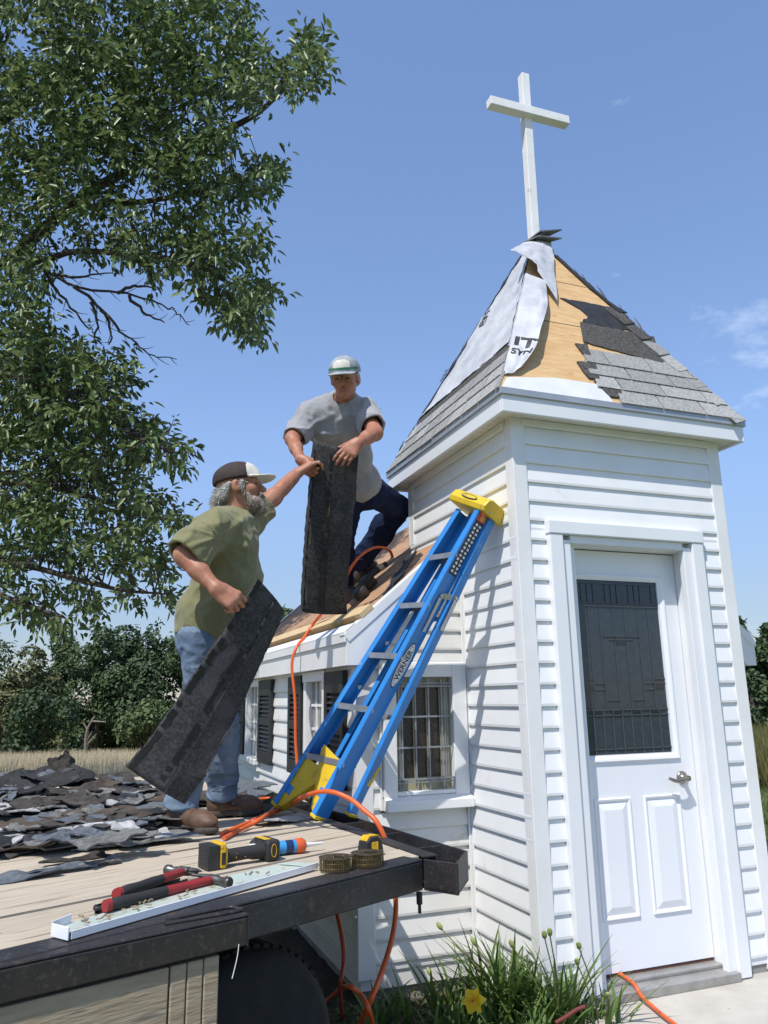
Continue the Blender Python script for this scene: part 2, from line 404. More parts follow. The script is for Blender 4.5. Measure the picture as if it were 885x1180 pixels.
# casing wrapped in white aluminium: legs, head, stepped stop and jamb returns
fr.box((.158, -.045, -.004), (.236, .0, 2.146)); fr.box((1.064, -.045, -.004), (1.14, .0, 2.146))
fr.box((.152, -.050, 2.146), (1.146, .0, 2.216))
fr.box((.236, -.028, .02), (.290, .012, 2.120)); fr.box((1.010+.002, -.028, .02), (1.064, .012, 2.120)); fr.box((.290, -.028, 2.104), (1.012, .012, 2.146))
fr.box((.205, .0, -.02), (.2365, .012, 2.165)); fr.box((1.0635, .0, -.02), (1.10, .012, 2.165)); fr.box((.236, .0, 2.1462), (1.064, .012, 2.165))
fr.box((.205, .012, .02), (.338, .12, 2.165)); fr.box((1.041, .012, .02), (1.10, .12, 2.165)); fr.box((.338, .012, 2.102), (1.041, .12, 2.165))
fr_o = fr.build('door_frame', ALU, chapel, bevel=.0045)
th = MB(); th.box((.24, -.06, -.01), (1.06, .085, .03)); th.box((.338, .03, .03), (1.041, .12, .046))
th.build('threshold', M('threshold_metal', (.40, .39, .37), .45, (.32, .31, .29), 14, metal=.5), chapel, bevel=.004)
dr = MB()
px0, px1, pz0, pz1 = .378, .907, 1.046, 1.944      # glass
dr.box((dx0, dy, dz0), (dx1, dy+.03, pz0)); dr.box((dx0, dy, pz1), (dx1, dy+.03, dz1))
dr.box((dx0, dy, pz0), (px0, dy+.03, pz1)); dr.box((px1, dy, pz0), (dx1, dy+.03, pz1))
def rail_frame(mb, x0, x1, z0, z1, w, y, d):       # a raised moulding round a rectangle, mitred, with a rounded profile
    prof = [(0, 0), (.25*w, d), (.55*w, d*.85), (.8*w, d*.35), (w, 0)]
    cs = [(x0, z0, 1, 1), (x1, z0, -1, 1), (x1, z1, -1, -1), (x0, z1, 1, -1)]
    for i in range(4):
        a, b = cs[i], cs[(i+1) % 4]
        for (o0, h0), (o1, h1) in zip(prof, prof[1:]):
            mb.quad((a[0]+a[2]*o0, y-h0, a[1]+a[3]*o0), (b[0]+b[2]*o0, y-h0, b[1]+b[3]*o0),
                    (b[0]+b[2]*o1, y-h1, b[1]+b[3]*o1), (a[0]+a[2]*o1, y-h1, a[1]+a[3]*o1))
rail_frame(dr, .346, .950, 1.008, 1.972, .034, dy-.0004, .011)
for (x0, x1) in ((.389, .612), (.692, .922)):
    z0, z1 = .288, .842
    rail_frame(dr, x0, x1, z0, z1, .022, dy-.0004, .009)
    ix0, ix1, iz0, iz1 = x0+.022, x1-.022, z0+.022, z1-.022; b = .034
    o = [(ix0, iz0), (ix1, iz0), (ix1, iz1), (ix0, iz1)]; n_ = [(ix0+b, iz0+b), (ix1-b, iz0+b), (ix1-b, iz1-b), (ix0+b, iz1-b)]
    for i in range(4):
        j = (i+1) % 4
        dr.quad((o[i][0], dy-.0008, o[i][1]), (o[j][0], dy-.0008, o[j][1]), (n_[j][0], dy-.0095, n_[j][1]), (n_[i][0], dy-.0095, n_[i][1]))
    dr.quad(*[(x, dy-.0095, z) for x, z in n_])
door = dr.build('door', DOORP, chapel)
gl = MB(); gl.box((px0+.001, dy+.008, pz0+.001), (px1-.001, dy+.016, pz1-.001))
DGLASS = M('bevelled_glass', (.028, .040, .052), .05, (.040, .054, .066), 30, bump=.08, bscale=16, bdist=.003, spec=.6)
pane = gl.build('pane', DGLASS, door)
lc = MB(); cx = (px0+px1)/2; hw = (px1-px0)/2
def came(x0, z0, x1, z1, w=.005): lc.bar((x0, dy+.006, z0), (x1, dy+.006, z1), w, .005, (0, 1, 0))
zf = lambda f: pz0+(pz1-pz0)*f
for i in range(1, 9): came(px0+2*hw*i/9, zf(.0), px0+2*hw*i/9, zf(.24))
for f in (.03, .215, .245): came(px0, zf(f), px1, zf(f))
for i in range(1, 14): came(px0+2*hw*i/14, zf(.86), px0+2*hw*i/14, zf(.975)) if i % 4 else None
for f in (.84, .86, .975): came(px0, zf(f), px1, zf(f))
for s in (-1, 1):
    for q in (.14, .46, .72): came(cx+s*hw*q, zf(.24), cx+s*hw*q, zf(.84), .004)
    for f, a, b in ((.665, 0, .46), (.645, 0, .3), (.42, .72, 1), (.395, .46, 1), (.36, .46, .72), (.30, .14, .46)): came(cx+s*hw*a, zf(f), cx+s*hw*b, zf(f))
lc.build('lead_lines', LEAD, pane)
for q, f0, f1 in ((.0, .62, .66), (-.82, .36, .40), (.82, .36, .40), (-.7, .225, .245), (.7, .225, .245), (-.25, .225, .245), (.25, .225, .245)):
    bv = MB(); bv.box((cx+q*hw-.03, dy+.0045, zf(f0)), (cx+q*hw+.03, dy+.0078, zf(f1))); bv.build('dark_bevel', GLASSD, pane)
hd = MB(); hx, hz = .947, .917
hd.lathe((hx, dy, hz), (0, -1, 0), [(0, .033), (.006, .033), (.011, .028), (.014, .014), (.04, .012), (.048, .015), (.056, .013)], 28)
hd.tube(catmull([(hx, dy-.047, hz), (hx-.035, dy-.052, hz-.006), (hx-.075, dy-.05, hz-.010), (hx-.115, dy-.042, hz+.004)], 6), [.0105]*12+[.010]*4+[.008]*3, 10)
hd.build('door_handle', NICKEL, door)
wsm = MB(); wsm.box((dx0+.004, dy+.004, .046), (dx1-.004, dy+.028, .0625)); wsm.build('door_sweep', M('door_sweep', (.10, .045, .035), .7), door)

# --- tower eaves
ov, zf0, zf1 = .118, 2.747, 2.862
cxT, cyT = W/2, D/2
ex0, ex1, ey0, ey1 = -ov, W+ov, -ov, D+ov
fs = MB(); t = .02
fs.box((ex0, ey0, zf0), (ex1, ey0+t, zf1)); fs.box((ex0, ey1-t, zf0), (ex1, ey1, zf1))
fs.box((ex0, ey0+t, zf0), (ex0+t, ey1-t, zf1)); fs.box((ex1-t, ey0+t, zf0), (ex1, ey1-t, zf1))
fs.build('fascia', ALU, chapel, bevel=.003)
de = MB()   # metal drip edge standing proud of the fascia
for (a, b) in (((ex0-.012, ey0-.012), (ex1+.012, ey0-.0005)), ((ex0-.012, ey1+.0005), (ex1+.012, ey1+.012)), ((ex0-.012, ey0-.0005), (ex0-.0005, ey1+.0005)), ((ex1+.0005, ey0-.0005), (ex1+.012, ey1+.0005))):
    de.box((a[0], a[1], 2.838), (b[0], b[1], 2.874))
de.build('drip_edge', M('drip_grey', (.42, .45, .48), .35, (.36, .38, .41), 8, metal=.3), chapel, bevel=.002)
so = MB(); so.box((ex0+t, ey0+t, 2.764), (ex1-t, -.001, 2.769)); so.box((ex0+t, .0, 2.764), (-.001, ey1-t, 2.769)); so.box((W+.001, 0, 2.764), (ex1-t, ey1-t, 2.769)); so.box((0, D+.001, 2.764), (W, ey1-t, 2.769))
x = ex0+t+.02
while x < ex1-t: so.box((x, ey0+t, 2.7615), (x+.006, -.018, 2.764)); x += .058
y = .02
while y < ey1-t: so.box((ex0+t, y, 2.7615), (-.018, y+.006, 2.764)); so.box((W+.018, y, 2.7615), (ex1-t, y+.006, 2.764)); y += .058
so.build('soffit', SOFF, chapel)

# --- tower roof (pyramid)
ze, za = 2.868, 4.405
hxT, hyT = cxT+ov+.008, cyT+ov+.008
apex = Vector((cxT, cyT, za))
pr = MB()
c4 = [(cxT-hxT, cyT-hyT, ze), (cxT+hxT, cyT-hyT, ze), (cxT+hxT, cyT+hyT, ze), (cxT-hxT, cyT+hyT, ze)]
pr.add(c4+[tuple(apex)], [(0, 1, 4), (1, 2, 4), (2, 3, 4), (3, 0, 4), (3, 2, 1, 0)])
pr.build('tower_roof_plywood', PLY, chapel)
class Face:
    def __init__(s, base, u, half, inward):
        s.b = Vector(base); s.u = Vector(u); s.v = (apex-s.b); s.vmax = s.v.length; s.v = s.v.normalized(); s.half = half
        s.n = s.u.cross(s.v).normalized()
        if s.n.dot(Vector(inward)) > 0: s.n = -s.n
    def P(s, u, v, o=0.0): return s.b+s.u*u+s.v*v+s.n*o
    def hw(s, v): return s.half*(1-v/s.vmax)
    def px(s, x, y): q = onP(x, y, s.b, s.n)-s.b; return (q.dot(s.u), q.dot(s.v))
FF = Face((cxT, cyT-hyT, ze), (1, 0, 0), hxT, (0, 1, 0))
FL = Face((cxT-hxT, cyT, ze), (0, -1, 0), hyT, (1, 0, 0))     # u grows towards the front corner
FR = Face((cxT+hxT, cyT, ze), (0, -1, 0), hyT, (-1, 0, 0))
FB = Face((cxT, cyT+hyT, ze), (1, 0, 0), hxT, (0, -1, 0))
def slab(mb, face, pts, o0, th, m=None): mb.prism([face.P(u, v, o0) for u, v in pts], face.n*th, m)
def jag(pts, seed, amp=.012, step=.03):               # roughen a torn outline
    out = []; r_ = random.Random(seed)
    for i in range(len(pts)-1):
        a = np.array(pts[i]); b = np.array(pts[i+1]); n = max(1, int(np.linalg.norm(b-a)/step))
        for k in range(n): out.append(a+(b-a)*k/n+(np.array([r_.uniform(-amp, amp), r_.uniform(-amp, amp)]) if k else 0))
    out.append(np.array(pts[-1])); return [tuple(q) for q in out]
def courses(mb, face, vs, lo, hi, tab, seed, lift=.004, th=.011):
    r_ = random.Random(seed)
    for i in range(len(vs)-1):
        v0, v1 = vs[i], vs[i+1]+.02
        l = lo(i); h = hi(i)
        u = l[0] - (tab*.45 if i % 2 else tab*.05) - .0
        while u < max(h):
            a0, a1 = max(u, l[0]), min(u+tab-.010, h[0])
            b0, b1 = max(u, l[1]), min(u+tab-.010, h[1])
            if a1-a0 > .015:
                if b1 < b0: b0 = b1 = (a0+a1)/2 if b1 < b0-.1 else (b0+b1)/2
                jl = r_.uniform(-.002, .003); o = lift
                q = [face.P(a0, v0+jl, o+.0), face.P(a1, v0+jl+r_.uniform(-.003, .003), o), face.P(b1, v1, o-.003), face.P(b0, v1, o-.003)]
                t_ = [face.P(a0, v0+jl, o+th), face.P(a1, v0+jl, o+th), face.P(b1, v1, o+.003), face.P(b0, v1, o+.003)]
                mb.add(q+t_, [(0, 3, 2, 1), (4, 5, 6, 7), (0, 1, 5, 4), (1, 2, 6, 5), (2, 3, 7, 6), (3, 0, 4, 7)])
            u += tab
# front: grey shingles still in place on the right
JG = M('dark_joint', (.10, .06, .03), .9)  # thin dark line strips marking the plywood sheet joints
for v_, u0_, u1_ in ((.70, -.43, .06), (1.19, -.22, .20)):
    pj_ = MB(); pj_.prism([FF.P(u0_, v_, .0004), FF.P(u1_, v_+.004, .0004), FF.P(u1_, v_+.010, .0004), FF.P(u0_, v_+.006, .0004)], FF.n*.0007); pj_.build('panel_joint', JG, chapel)
sh = MB()
fv = [0.0, .118, .225, .335, .455]
fl = [FF.px(712, 456), FF.px(675, 432), FF.px(668, 412), FF.px(662, 396)]
lows = [FF.px(711, 458)[0], FF.px(682, 436)[0], FF.px(671, 418)[0], FF.px(664, 398)[0]]
courses(sh, FF, fv, lambda i: (lows[i], lows[i]+.02), lambda i: (FF.hw(fv[i])-.01, FF.hw(fv[i+1]+.02)-.01), .30, 3)
lv = [0.0, .115, .225, .335]
courses(sh, FL, lv, lambda i: (-FL.hw(lv[i])+.01, -FL.hw(lv[i+1]+.02)+.01), lambda i: (FL.hw(lv[i])-.004, FL.hw(lv[i+1]+.02)-.004), .20, 5)
rv = [0.0, .13, .26, .39, .52, .65, .78]
courses(sh, FR, rv, lambda i: (-FR.hw(rv[i]), -FR.hw(rv[i+1]+.02)), lambda i: (FR.hw(rv[i])-.01, FR.hw(rv[i+1]+.02)-.01), .30, 6)
courses(sh, FB, rv, lambda i: (-FB.hw(rv[i]), -FB.hw(rv[i+1]+.02)), lambda i: (FB.hw(rv[i]), FB.hw(rv[i+1]+.02)), .30, 8)
sh.build('tower_shingles', SHING, chapel)
# dark exposed headlap above the last course, torn ends, black felt
dk = MB()
slab(dk, FF, jag([FF.px(668, 372), FF.px(753, 389), FF.px(764, 420), FF.px(672, 395)], 1, .004), .002, .006)
slab(dk, FF, jag([FF.px(664, 418), FF.px(685, 420), FF.px(690, 438), FF.px(678, 437), FF.px(672, 430)], 2, .006), .002, .010)
slab(dk, FF, jag([FF.px(684, 440), FF.px(712, 443), FF.px(716, 459), FF.px(702, 458)], 3, .006), .002, .008)
slab(dk, FF, jag([FF.px(662, 397), FF.px(676, 398), FF.px(680, 412), FF.px(671, 409)], 4, .005), .002, .009)
slab(dk, FL, jag([(-FL.hw(.345)+.02, .335), (FL.hw(.345)-.004, .335), (FL.hw(.45)-.004, .43), (-FL.hw(.43)+.02, .43)], 5, .006), .002, .006)
dk.build('torn_shingle_edge', SHING_D, chapel)
fe = MB()
slab(fe, FF, jag([FF.px(645, 344), FF.px(700, 354), FF.px(716, 358), FF.px(740, 384), FF.px(700, 378), FF.px(671, 371), FF.px(677, 365), FF.px(668, 357)], 6, .008), .0005, .005)
slab(fe, FF, jag([FF.px(636, 294), FF.px(642, 296), FF.px(700, 348), FF.px(722, 362), FF.px(712, 361), FF.px(676, 331)], 7, .006), .004, .008)
hb = FL.hw
slab(fe, FL, jag([(-hb(.4)-.0, .40), (-hb(.4)+.05, .40), (-hb(1.55)+.03, 1.55), (-hb(1.6)-.005, 1.6), (-hb(1.0)-.015, 1.0)], 8, .014), .001, .012)
for k in range(26):                                     # torn curls along the left hip
    v = rng.uniform(.05, 1.5); u = -hb(v)+.01; q = FL.P(u, v, .002); w_ = rng.uniform(.004, .022); l_ = rng.uniform(.05, .16)
    fe.prism([q, q+FL.v*l_+FL.n*rng.uniform(.002, .016), q+FL.v*l_*.5-FL.u*w_+FL.n*rng.uniform(0, .014)], FL.u*.005)
for k in range(10):                                     # and along the right hip above the caps
    v = rng.uniform(.72, 1.68); q = FF.P(FF.hw(v)-.012, v, .004); w_ = rng.uniform(.003, .012); l_ = rng.uniform(.06, .18)
    fe.prism([q, q+FF.v*l_+FF.n*.004, q+FF.v*l_*.5+FF.u*w_*.7+FF.n*w_], FF.u*.005)
fe.build('torn_felt', FELT, chapel)
# shingle caps folded over the right hip
hc = MB()
A = Vector(c4[1]); hd_ = (apex-A).normalized()
for k in range(7):
    p0 = A+hd_*(.0+k*.155); p1 = p0+hd_*.185; l0, l1 = .016, .006
    for (fc, sgn) in ((FF, -1), (FR, -1)):
        side = fc.u*sgn - hd_*(fc.u*sgn).dot(hd_); side = side.normalized()
        w_ = .10
        up = (FF.n+FR.n).normalized()
        q = [p0+up*l0, p1+up*l1, p1+side*w_+fc.n*l1, p0+side*w_+fc.n*l0]
        hc.prism(q, -fc.n*.006, 1 if k >= 5 else 0)
hc.build('hip_caps', [SHING, SHING_D], chapel)
# white membrane strip along the front eave
mw = MB()
slab(mw, FF, [(-hxT+.004, .0), FF.px(704, 459.5)[0:1]+(.0,), FF.px(692, 444), FF.px(640, 436), FF.px(584, 435)], .0008, .0035)
mw.build('eave_membrane', M('membrane', (.70, .71, .73), .5, (.62, .63, .65), 7, bump=.2, bscale=20, spots=[(60, .75, .03, (.12, .11, .1), .9)]), chapel)
wl = MB(); nu_, nv_ = 26, 34; vs = []
for j_ in range(nv_+1):
    v = .41+(1.70-.41)*j_/nv_
    for i_ in range(nu_+1):
        h_ = hb(v); u = -h_+.025+(2*h_-.027)*i_/nu_
        seam = .006*max(0, math.cos((v-.41)/1.29*2*math.pi*3.0))**8
        vs.append(FL.P(u, v, .0085+seam+.008*max(-.3, vn(u*5+v*3, v*7, 3))+.005*vn(u*14, v*11-u*6, 8)))
wl.add(vs, [(a*(nu_+1)+b, a*(nu_+1)+b+1, (a+1)*(nu_+1)+b+1, (a+1)*(nu_+1)+b) for a in range(nv_) for b in range(nu_)], True)
wl_o = wl.build('house_wrap', WRAP, chapel)
def loft(mb, lines, nu=10, amp=.01, seed=0, push=None):
    rows = []
    for L_ in lines:
        c = catmull(L_, 6); rows.append(c)
    n = min(len(r_) for r_ in rows); rows = [[r_[int(i*(len(r_)-1)/(n-1))] for i in range(n)] for r_ in rows]
    g = []
    for j in range(nu+1):
        f = j/nu*(len(rows)-1); k = min(int(f), len(rows)-2); f -= k
        g.append([rows[k][i].lerp(rows[k+1][i], f) for i in range(n)])
    vs = []
    for j, r_ in enumerate(g):
        for i, p in enumerate(r_): vs.append(p+FF.n*amp*vn(i*.55, j*.55, seed*3.1))
    global LAST; LAST = (vs, n, len(g))
    b = len(g); mb.add(vs, [(j*n+i, j*n+i+1, (j+1)*n+i+1, (j+1)*n+i) for j in range(b-1) for i in range(n-1)], True)
def ff(x, y, o): u, v = FF.px(x, y); return FF.P(u, v, o)
def fl_(x, y, o): u, v = FL.px(x, y); return FL.P(u, v, o)
tw = MB()
arr = lambda x, y, o: FF.P(-FF.hw(FF.px(x, y)[1])-.006, FF.px(x, y)[1], o)
loft(tw, [[arr(612, 318, .012), arr(605, 345, .010), arr(596, 375, .010), arr(590, 400, .010), arr(583, 433, .006)],
          [ff(624, 332, .05), ff(618, 352, .05), ff(607, 380, .045), ff(599, 408, .04), ff(590, 432, .018)],
          [ff(629, 348, .03), ff(625, 366, .06), ff(616, 392, .075), ff(611, 411, .07), ff(598, 428, .03)]], 10, .008, 1)
FLAP = LAST
loft(tw, [[fl_(604, 318, .004), fl_(596, 345, .004), fl_(588, 375, .004), fl_(583, 400, .004)],
          [arr(612, 318, .013), arr(605, 345, .011), arr(596, 375, .011), arr(590, 400, .011)]], 4, .003, 2)
tw.build('torn_wrap_flap', WRAP, wl_o)
tw = MB()
loft(tw, [[ff(603, 282, .02), ff(593, 293, .06), ff(581, 304, .10), ff(600, 306, .07)],
          [ff(622, 279, .02), ff(616, 294, .05), ff(611, 308, .07), ff(613, 315, .07)],
          [ff(634, 280, .01), ff(636, 302, .03), ff(636, 322, .04), ff(640, 350, .03)]], 12, .012, 5)
loft(tw, [[ff(611, 308, .07), ff(613, 315, .07), ff(615, 322, .06)], [ff(626, 318, .05), ff(630, 332, .05), ff(640, 352, .032)]], 4, .004, 7)
tw.build('loose_wrap_flap', WRAP, wl_o)
ik = MB()
def on_flap(s_, t_, o=.003):
    vs, n, b = FLAP; fi = min(max(t_, 0), .999)*(n-1); fj = min(max(s_, 0), .999)*(b-1); i_ = int(fi); j_ = int(fj); fi -= i_; fj -= j_
    q = lambda jj, ii: vs[jj*n+ii]
    return q(j_, i_)*(1-fi)*(1-fj)+q(j_, i_+1)*fi*(1-fj)+q(j_+1, i_)*(1-fi)*fj+q(j_+1, i_+1)*fi*fj+FF.n*o
for body, t0, hh, w0, w1 in (('IT', .695, .10, .10, .97), ('SYN', .80, .05, .1, .92)):
    tm_ = MB(); text_mesh(tm_, body, (0, 0, 0), (1, 0, 0), (0, 1, 0), 1.0, 0, fit=1.0, bold=.03)
    me_ = bpy.data.meshes.new('t'); me_.from_pydata(tm_.v, [], tm_.f); b_ = bmesh.new(); b_.from_mesh(me_); bmesh.ops.triangulate(b_, faces=b_.faces)
    bmesh.ops.subdivide_edges(b_, edges=b_.edges, cuts=6, use_grid_fill=True); b_.to_mesh(me_); b_.free()
    tm_.v = [tuple(v.co) for v in me_.vertices]; tm_.f = [tuple(p.vertices) for p in me_.polygons]; bpy.data.meshes.remove(me_)
    ys = [v[1] for v in tm_.v]; y0_, y1_ = min(ys), max(ys)
    ik.add([on_flap(w0+(w1-w0)*(v[0]+.5), t0+hh*(.5-(v[1]-y0_)/(y1_-y0_))) for v in tm_.v], tm_.f)
X2 = FL.u; 
u, v = FL.px(562, 367); text_mesh(ik, 'EIT', FL.P(u, v, .022), FL.v, -FL.u, .11, .0, bold=.03)
u, v = FL.px(512, 438); text_mesh(ik, 'EIT', FL.P(u+.03, v+.02, .022), FL.v, -FL.u, .09, .0, bold=.03)
ik.build('wrap_print', INK, wl_o)
# cross on the apex
crs = MB()
cb = Vector((cxT, cyT, 4.27)); ct = Vector((cxT+.006, cyT, 5.735)); ax = (ct-cb).normalized()
crs.bar(cb, ct, .062, .062, (0, 1, 0))
cc = cb+ax*1.118
crs.obox(cc+Vector((0, -.036, 0)), (.322, 0, .008), (0, .0345, 0), (-.0008, 0, .033))
crs.build('cross', CROSSP, chapel, bevel=.004)
fl2 = MB()
for (a, b, c_) in (((-.13, -.05, -.10), (.02, -.10, -.02), (.02, .05, -.02)), ((-.02, -.11, -.02), (.17, -.09, .045), (.03, .06, .0)), ((-.02, -.1, -.05), (.16, -.1, -.03), (.05, .05, -.02))):
    o = Vector((cxT, cyT, 4.40)); fl2.prism([o+Vector(a), o+Vector(b), o+Vector(c_), o+Vector(c_)+Vector((-.08, 0, -.02))], (0, 0, .009))
fl2.build('apex_flashing', M('flashing', (.10, .10, .10), .6, (.2, .2, .2), 10, metal=.3), chapel)

# ------------------------------------------------------------------ nave
nv = MB()
ulo = lambda z: max(0.0, (z+.05-RZ)/RS-XL)
siding(nv, (XL, DN, 0), (1, 0, 0), (0, -1, 0), -XL, .03, 2.3, [(.115, .64, .765, 1.53)], ulo=ulo)
nv.build('gable_siding', VINYL_OLD, chapel); nv = MB()
siding(nv, (XL, DN, 0), (0, 1, 0), (-1, 0, 0), NB-DN, .03, 1.62, [(1.20-DN, 1.68-DN, .86, 1.52), (3.12-DN, 3.68-DN, .86, 1.52)])
nv.build('side_siding', VINYL_OLD, chapel); nv = MB()
siding(nv, (XR, DN, 0), (0, 1, 0), (1, 0, 0), NB-DN, .03, 1.62)
siding(nv, (W, DN, 0), (1, 0, 0), (0, -1, 0), XR-W, .03, 2.2, uhi=lambda z: min(XR-W, XR-W-max(0, (z+.05-RZ)/RS-XL)))
nv.build('side_siding', VINYL_OLD, chapel)
nw = MB()
nw.box((XL+.003, DN+.003, -.05), (XL+.115, DN+.08, 1.62)); nw.box((XL+.115, DN+.003, -.05), (-.002, DN+.08, .765)); nw.box((XL+.115, DN+.003, 1.53), (-.002, DN+.08, 1.70))
yy = [DN+.08, 1.20, 1.68, 3.12, 3.68, NB-.08]
for i, (a, b) in enumerate(zip(yy, yy[1:])):
    if i % 2 == 0: nw.box((XL+.003, a, -.05), (XL+.08, b, 1.62))
    else: nw.box((XL+.003, a, -.05), (XL+.08, b, .86)); nw.box((XL+.003, a, 1.52), (XL+.08, b, 1.62))
nw.box((XL+.003, NB-.08, -.05), (XR-.003, NB-.003, 1.62)); nw.box((XR-.08, DN+.08, -.05), (XR-.003, NB-.08, 1.62)); nw.box((W+.002, DN+.003, -.05), (XR-.003, DN+.08, 1.62))
# gables
for y in (DN+.003, NB-.08): nw.prism([(XL+.003, y, 1.7 if y < 1 else 1.62), (XR-.003, y, 1.7 if y < 1 else 1.62), (.6725, y, RZ+RS*.6725-.06)], (0, .077, 0))
nw.build('nave_wall', VINYL_OLD, chapel)
fd = MB(); fd.box((XL+.03, DN+.02, -.4), (XR-.03, NB-.03, .04)); fd.box((.02, .02, -.4), (W-.02, DN+.05, -.02))
fd.build('foundation', FOUND, chapel)
for (x, y, sx, sy, w_) in ((XL, DN, -1, -1, .075), (XL, NB, -1, 1, .06), (XR, DN, 1, -1, .06), (XR, NB, 1, 1, .06)):
    mb = MB(); corner_post(mb, x, y, sx, sy, .0 if sy < 0 else .02, 1.60, w_); mb.build('corner_post', TRIM, chapel, bevel=.004)
# roof: plank deck on the left slope, laid along the eaves
YF, YB, XE, XRG = .598, 4.22, -.722, W/2
sl = Vector((1, 0, RS)).normalized(); nl = Vector((-RS, 0, 1)).normalized()
rl = lambda x: RZ+RS*x
deck = MB(); n_b = 11; span = (XRG-XE)/sl.x; bw = span/n_b
for i in range(n_b):
    a = Vector((XE, 0, rl(XE)))+sl*(i*bw+.002); 
    ysplit = [YF, YF+(1.3 if i % 2 else 2.2)+.2*math.sin(i*5.1), YB]
    for ya, yb in zip(ysplit, ysplit[1:]):
        q = [a+Vector((0, ya+.001, 0)), a+Vector((0, yb-.002, 0)), a+sl*(bw-.005)+Vector((0, yb-.002, 0)), a+sl*(bw-.005)+Vector((0, ya+.001, 0))]
        deck.prism([p - nl*.018 for p in q], nl*(.018+.0012*math.sin(i*3.7+ya*9)))
deck.build('roof_deck', BOARDS, chapel)
rr = MB()   # right slope with its shingles
XE2 = 2*XRG-XE; nr = Vector((RS, 0, 1)).normalized(); sr = Vector((-1, 0, RS)).normalized()
rr.prism([(XE2, YF, rl(XE)), (XE2, YB, rl(XE)), (XRG, YB, rl(XRG)), (XRG, YF, rl(XRG))], -nr*.02)
for i in range(13):
    a = Vector((XE2, 0, rl(XE)))+sr*(i*.14)
    if i*.14+.16 < span: rr.prism([a+Vector((0, YF-.01, 0))+nr*.012, a+Vector((0, YB+.01, 0))+nr*.012, a+sr*.16+Vector((0, YB+.01, 0))+nr*.003, a+sr*.16+Vector((0, YF-.01, 0))+nr*.003], -nr*.0025)
rr.build('roof_shingles', SHING, chapel)
ew = MB()   # eaves and rakes in white metal
for X, s in ((XE, 1), (XE2, -1)):
    z = rl(XE)
    ew.box(*[tuple(map(f, zip((X-s*.0045, YF-.0055, z-.1655), (X+s*.018, YB+.0055, z-.035)))) for f in (min, max)])
    ew.box(*[tuple(map(f, zip((X-s*.016, YF-.016, z-.045), (X-s*.0045, YB+.016, z+.012)))) for f in (min, max)])
    d = Vector((s, 0, RS)).normalized(); n = Vector((-s*RS, 0, 1)).normalized()
    o = Vector((X-s*.016, 0, z+.0035))
    ew.prism([o+Vector((0, YF-.016, 0)), o+Vector((0, YB+.016, 0)), o+d*.085+Vector((0, YB+.016, 0)), o+d*.085+Vector((0, YF-.016, 0))], n*.0035)
    for Y, q in ((YF, -1), (YB, 1)):
        a = Vector((X-s*.0155, Y, z-RS*.0155)); L_ = (XRG-.745 if q < 0 else XRG) if s > 0 else XRG
        ln = ((0.0 if q < 0 else XRG)-XE+.0155)/abs(d.x)
        b = a+d*ln
        def rk(o0, o1, y0, y1):
            P = lambda p, o, y: p+n*o+Vector((0, q*y, 0))
            ew.prism([P(a, o0, y0), P(b, o0, y0), P(b, o1, y0), P(a, o1, y0)], Vector((0, q*(y1-y0), 0)))
        zq = lambda x: RZ+RS*(x if s > 0 else 2*XRG-x)
        xa = X-s*.004; xb = b.x
        pts = [(xa, z-.165), (xa, z-.036), (X+s*.03, zq(X+s*.03)-.040), (xb, zq(xb)-.040), (xb, zq(xb)-.165), (X+s*.07, z-.165)]
        ew.prism([Vector((x_, Y+q*.0125, z_)) for x_, z_ in pts], Vector((0, -q*.018, 0)))   # rake board
        rk(-.040, .010, .0062, .018)          # drip leg
        rk(.0045, .010, -.06, .0060)           # drip flange on the deck
    # soffit under the eave
    Xw = XL if s > 0 else XR
    ew.box(*[tuple(map(f, zip((X+s*.0185, YF+.012, z-.160), (Xw-s*.018, YB-.012, z-.150)))) for f in (min, max)])
ew.build('eave_trim', TRIM, chapel, bevel=.002)
fz = MB(); fz.box((XL-.019, DN+.06, 1.50), (XL-.0145, NB-.06, 1.566)); fz.box((XL-.026, DN+.06, 1.556), (XL-.0192, NB-.06, 1.575))
fz.build('frieze_board', VINYL_OLD, chapel)
# --- windows
def window_left(y0, y1, z0, z1):
    f = MB(); c = .05
    x0 = XL-.03; x1 = XL+.03
    f.box((x0, y0, z0), (x1, y0+c, z1)); f.box((x0, y1-c, z0), (x1, y1, z1)); f.box((x0-.004, y0-.012, z1-c), (x1, y1+.012, z1+.012))
    wo_ = f.build('window', TRIM, chapel, bevel=.004)
    s_ = MB(); s_.box((x0-.035, y0-.03, z0-.035), (x1, y1+.03, z0+.012)); s_.box((x0-.008, y0-.02, z0-.085), (XL-.002, y1+.02, z0-.036)); s_.build('sill', TRIM, wo_, bevel=.005)
    p = MB(); p.box((XL+.018, y0+c, z0+.012), (XL+.026, y1-c, z1-c)); p.build('pane', M('pale_glass', (.20, .22, .21), .12, (.32, .33, .29), 6, spec=.7), wo_)
    g = MB(); n = 3
    for i in range(1, 3): g.box((XL+.008, y0+c+(y1-y0-2*c)*i/3-.008, z0), (XL+.017, y0+c+(y1-y0-2*c)*i/3+.008, z1-c))
    for i in range(1, 4): g.box((XL+.0085, y0+c, z0+(z1-z0-c)*i/4-.008), (XL+.0165, y1-c, z0+(z1-z0-c)*i/4+.008))
    g.build('muntin', TRIM, wo_)
window_left(1.20, 1.68, .87, 1.50); window_left(3.12, 3.68, .87, 1.50)
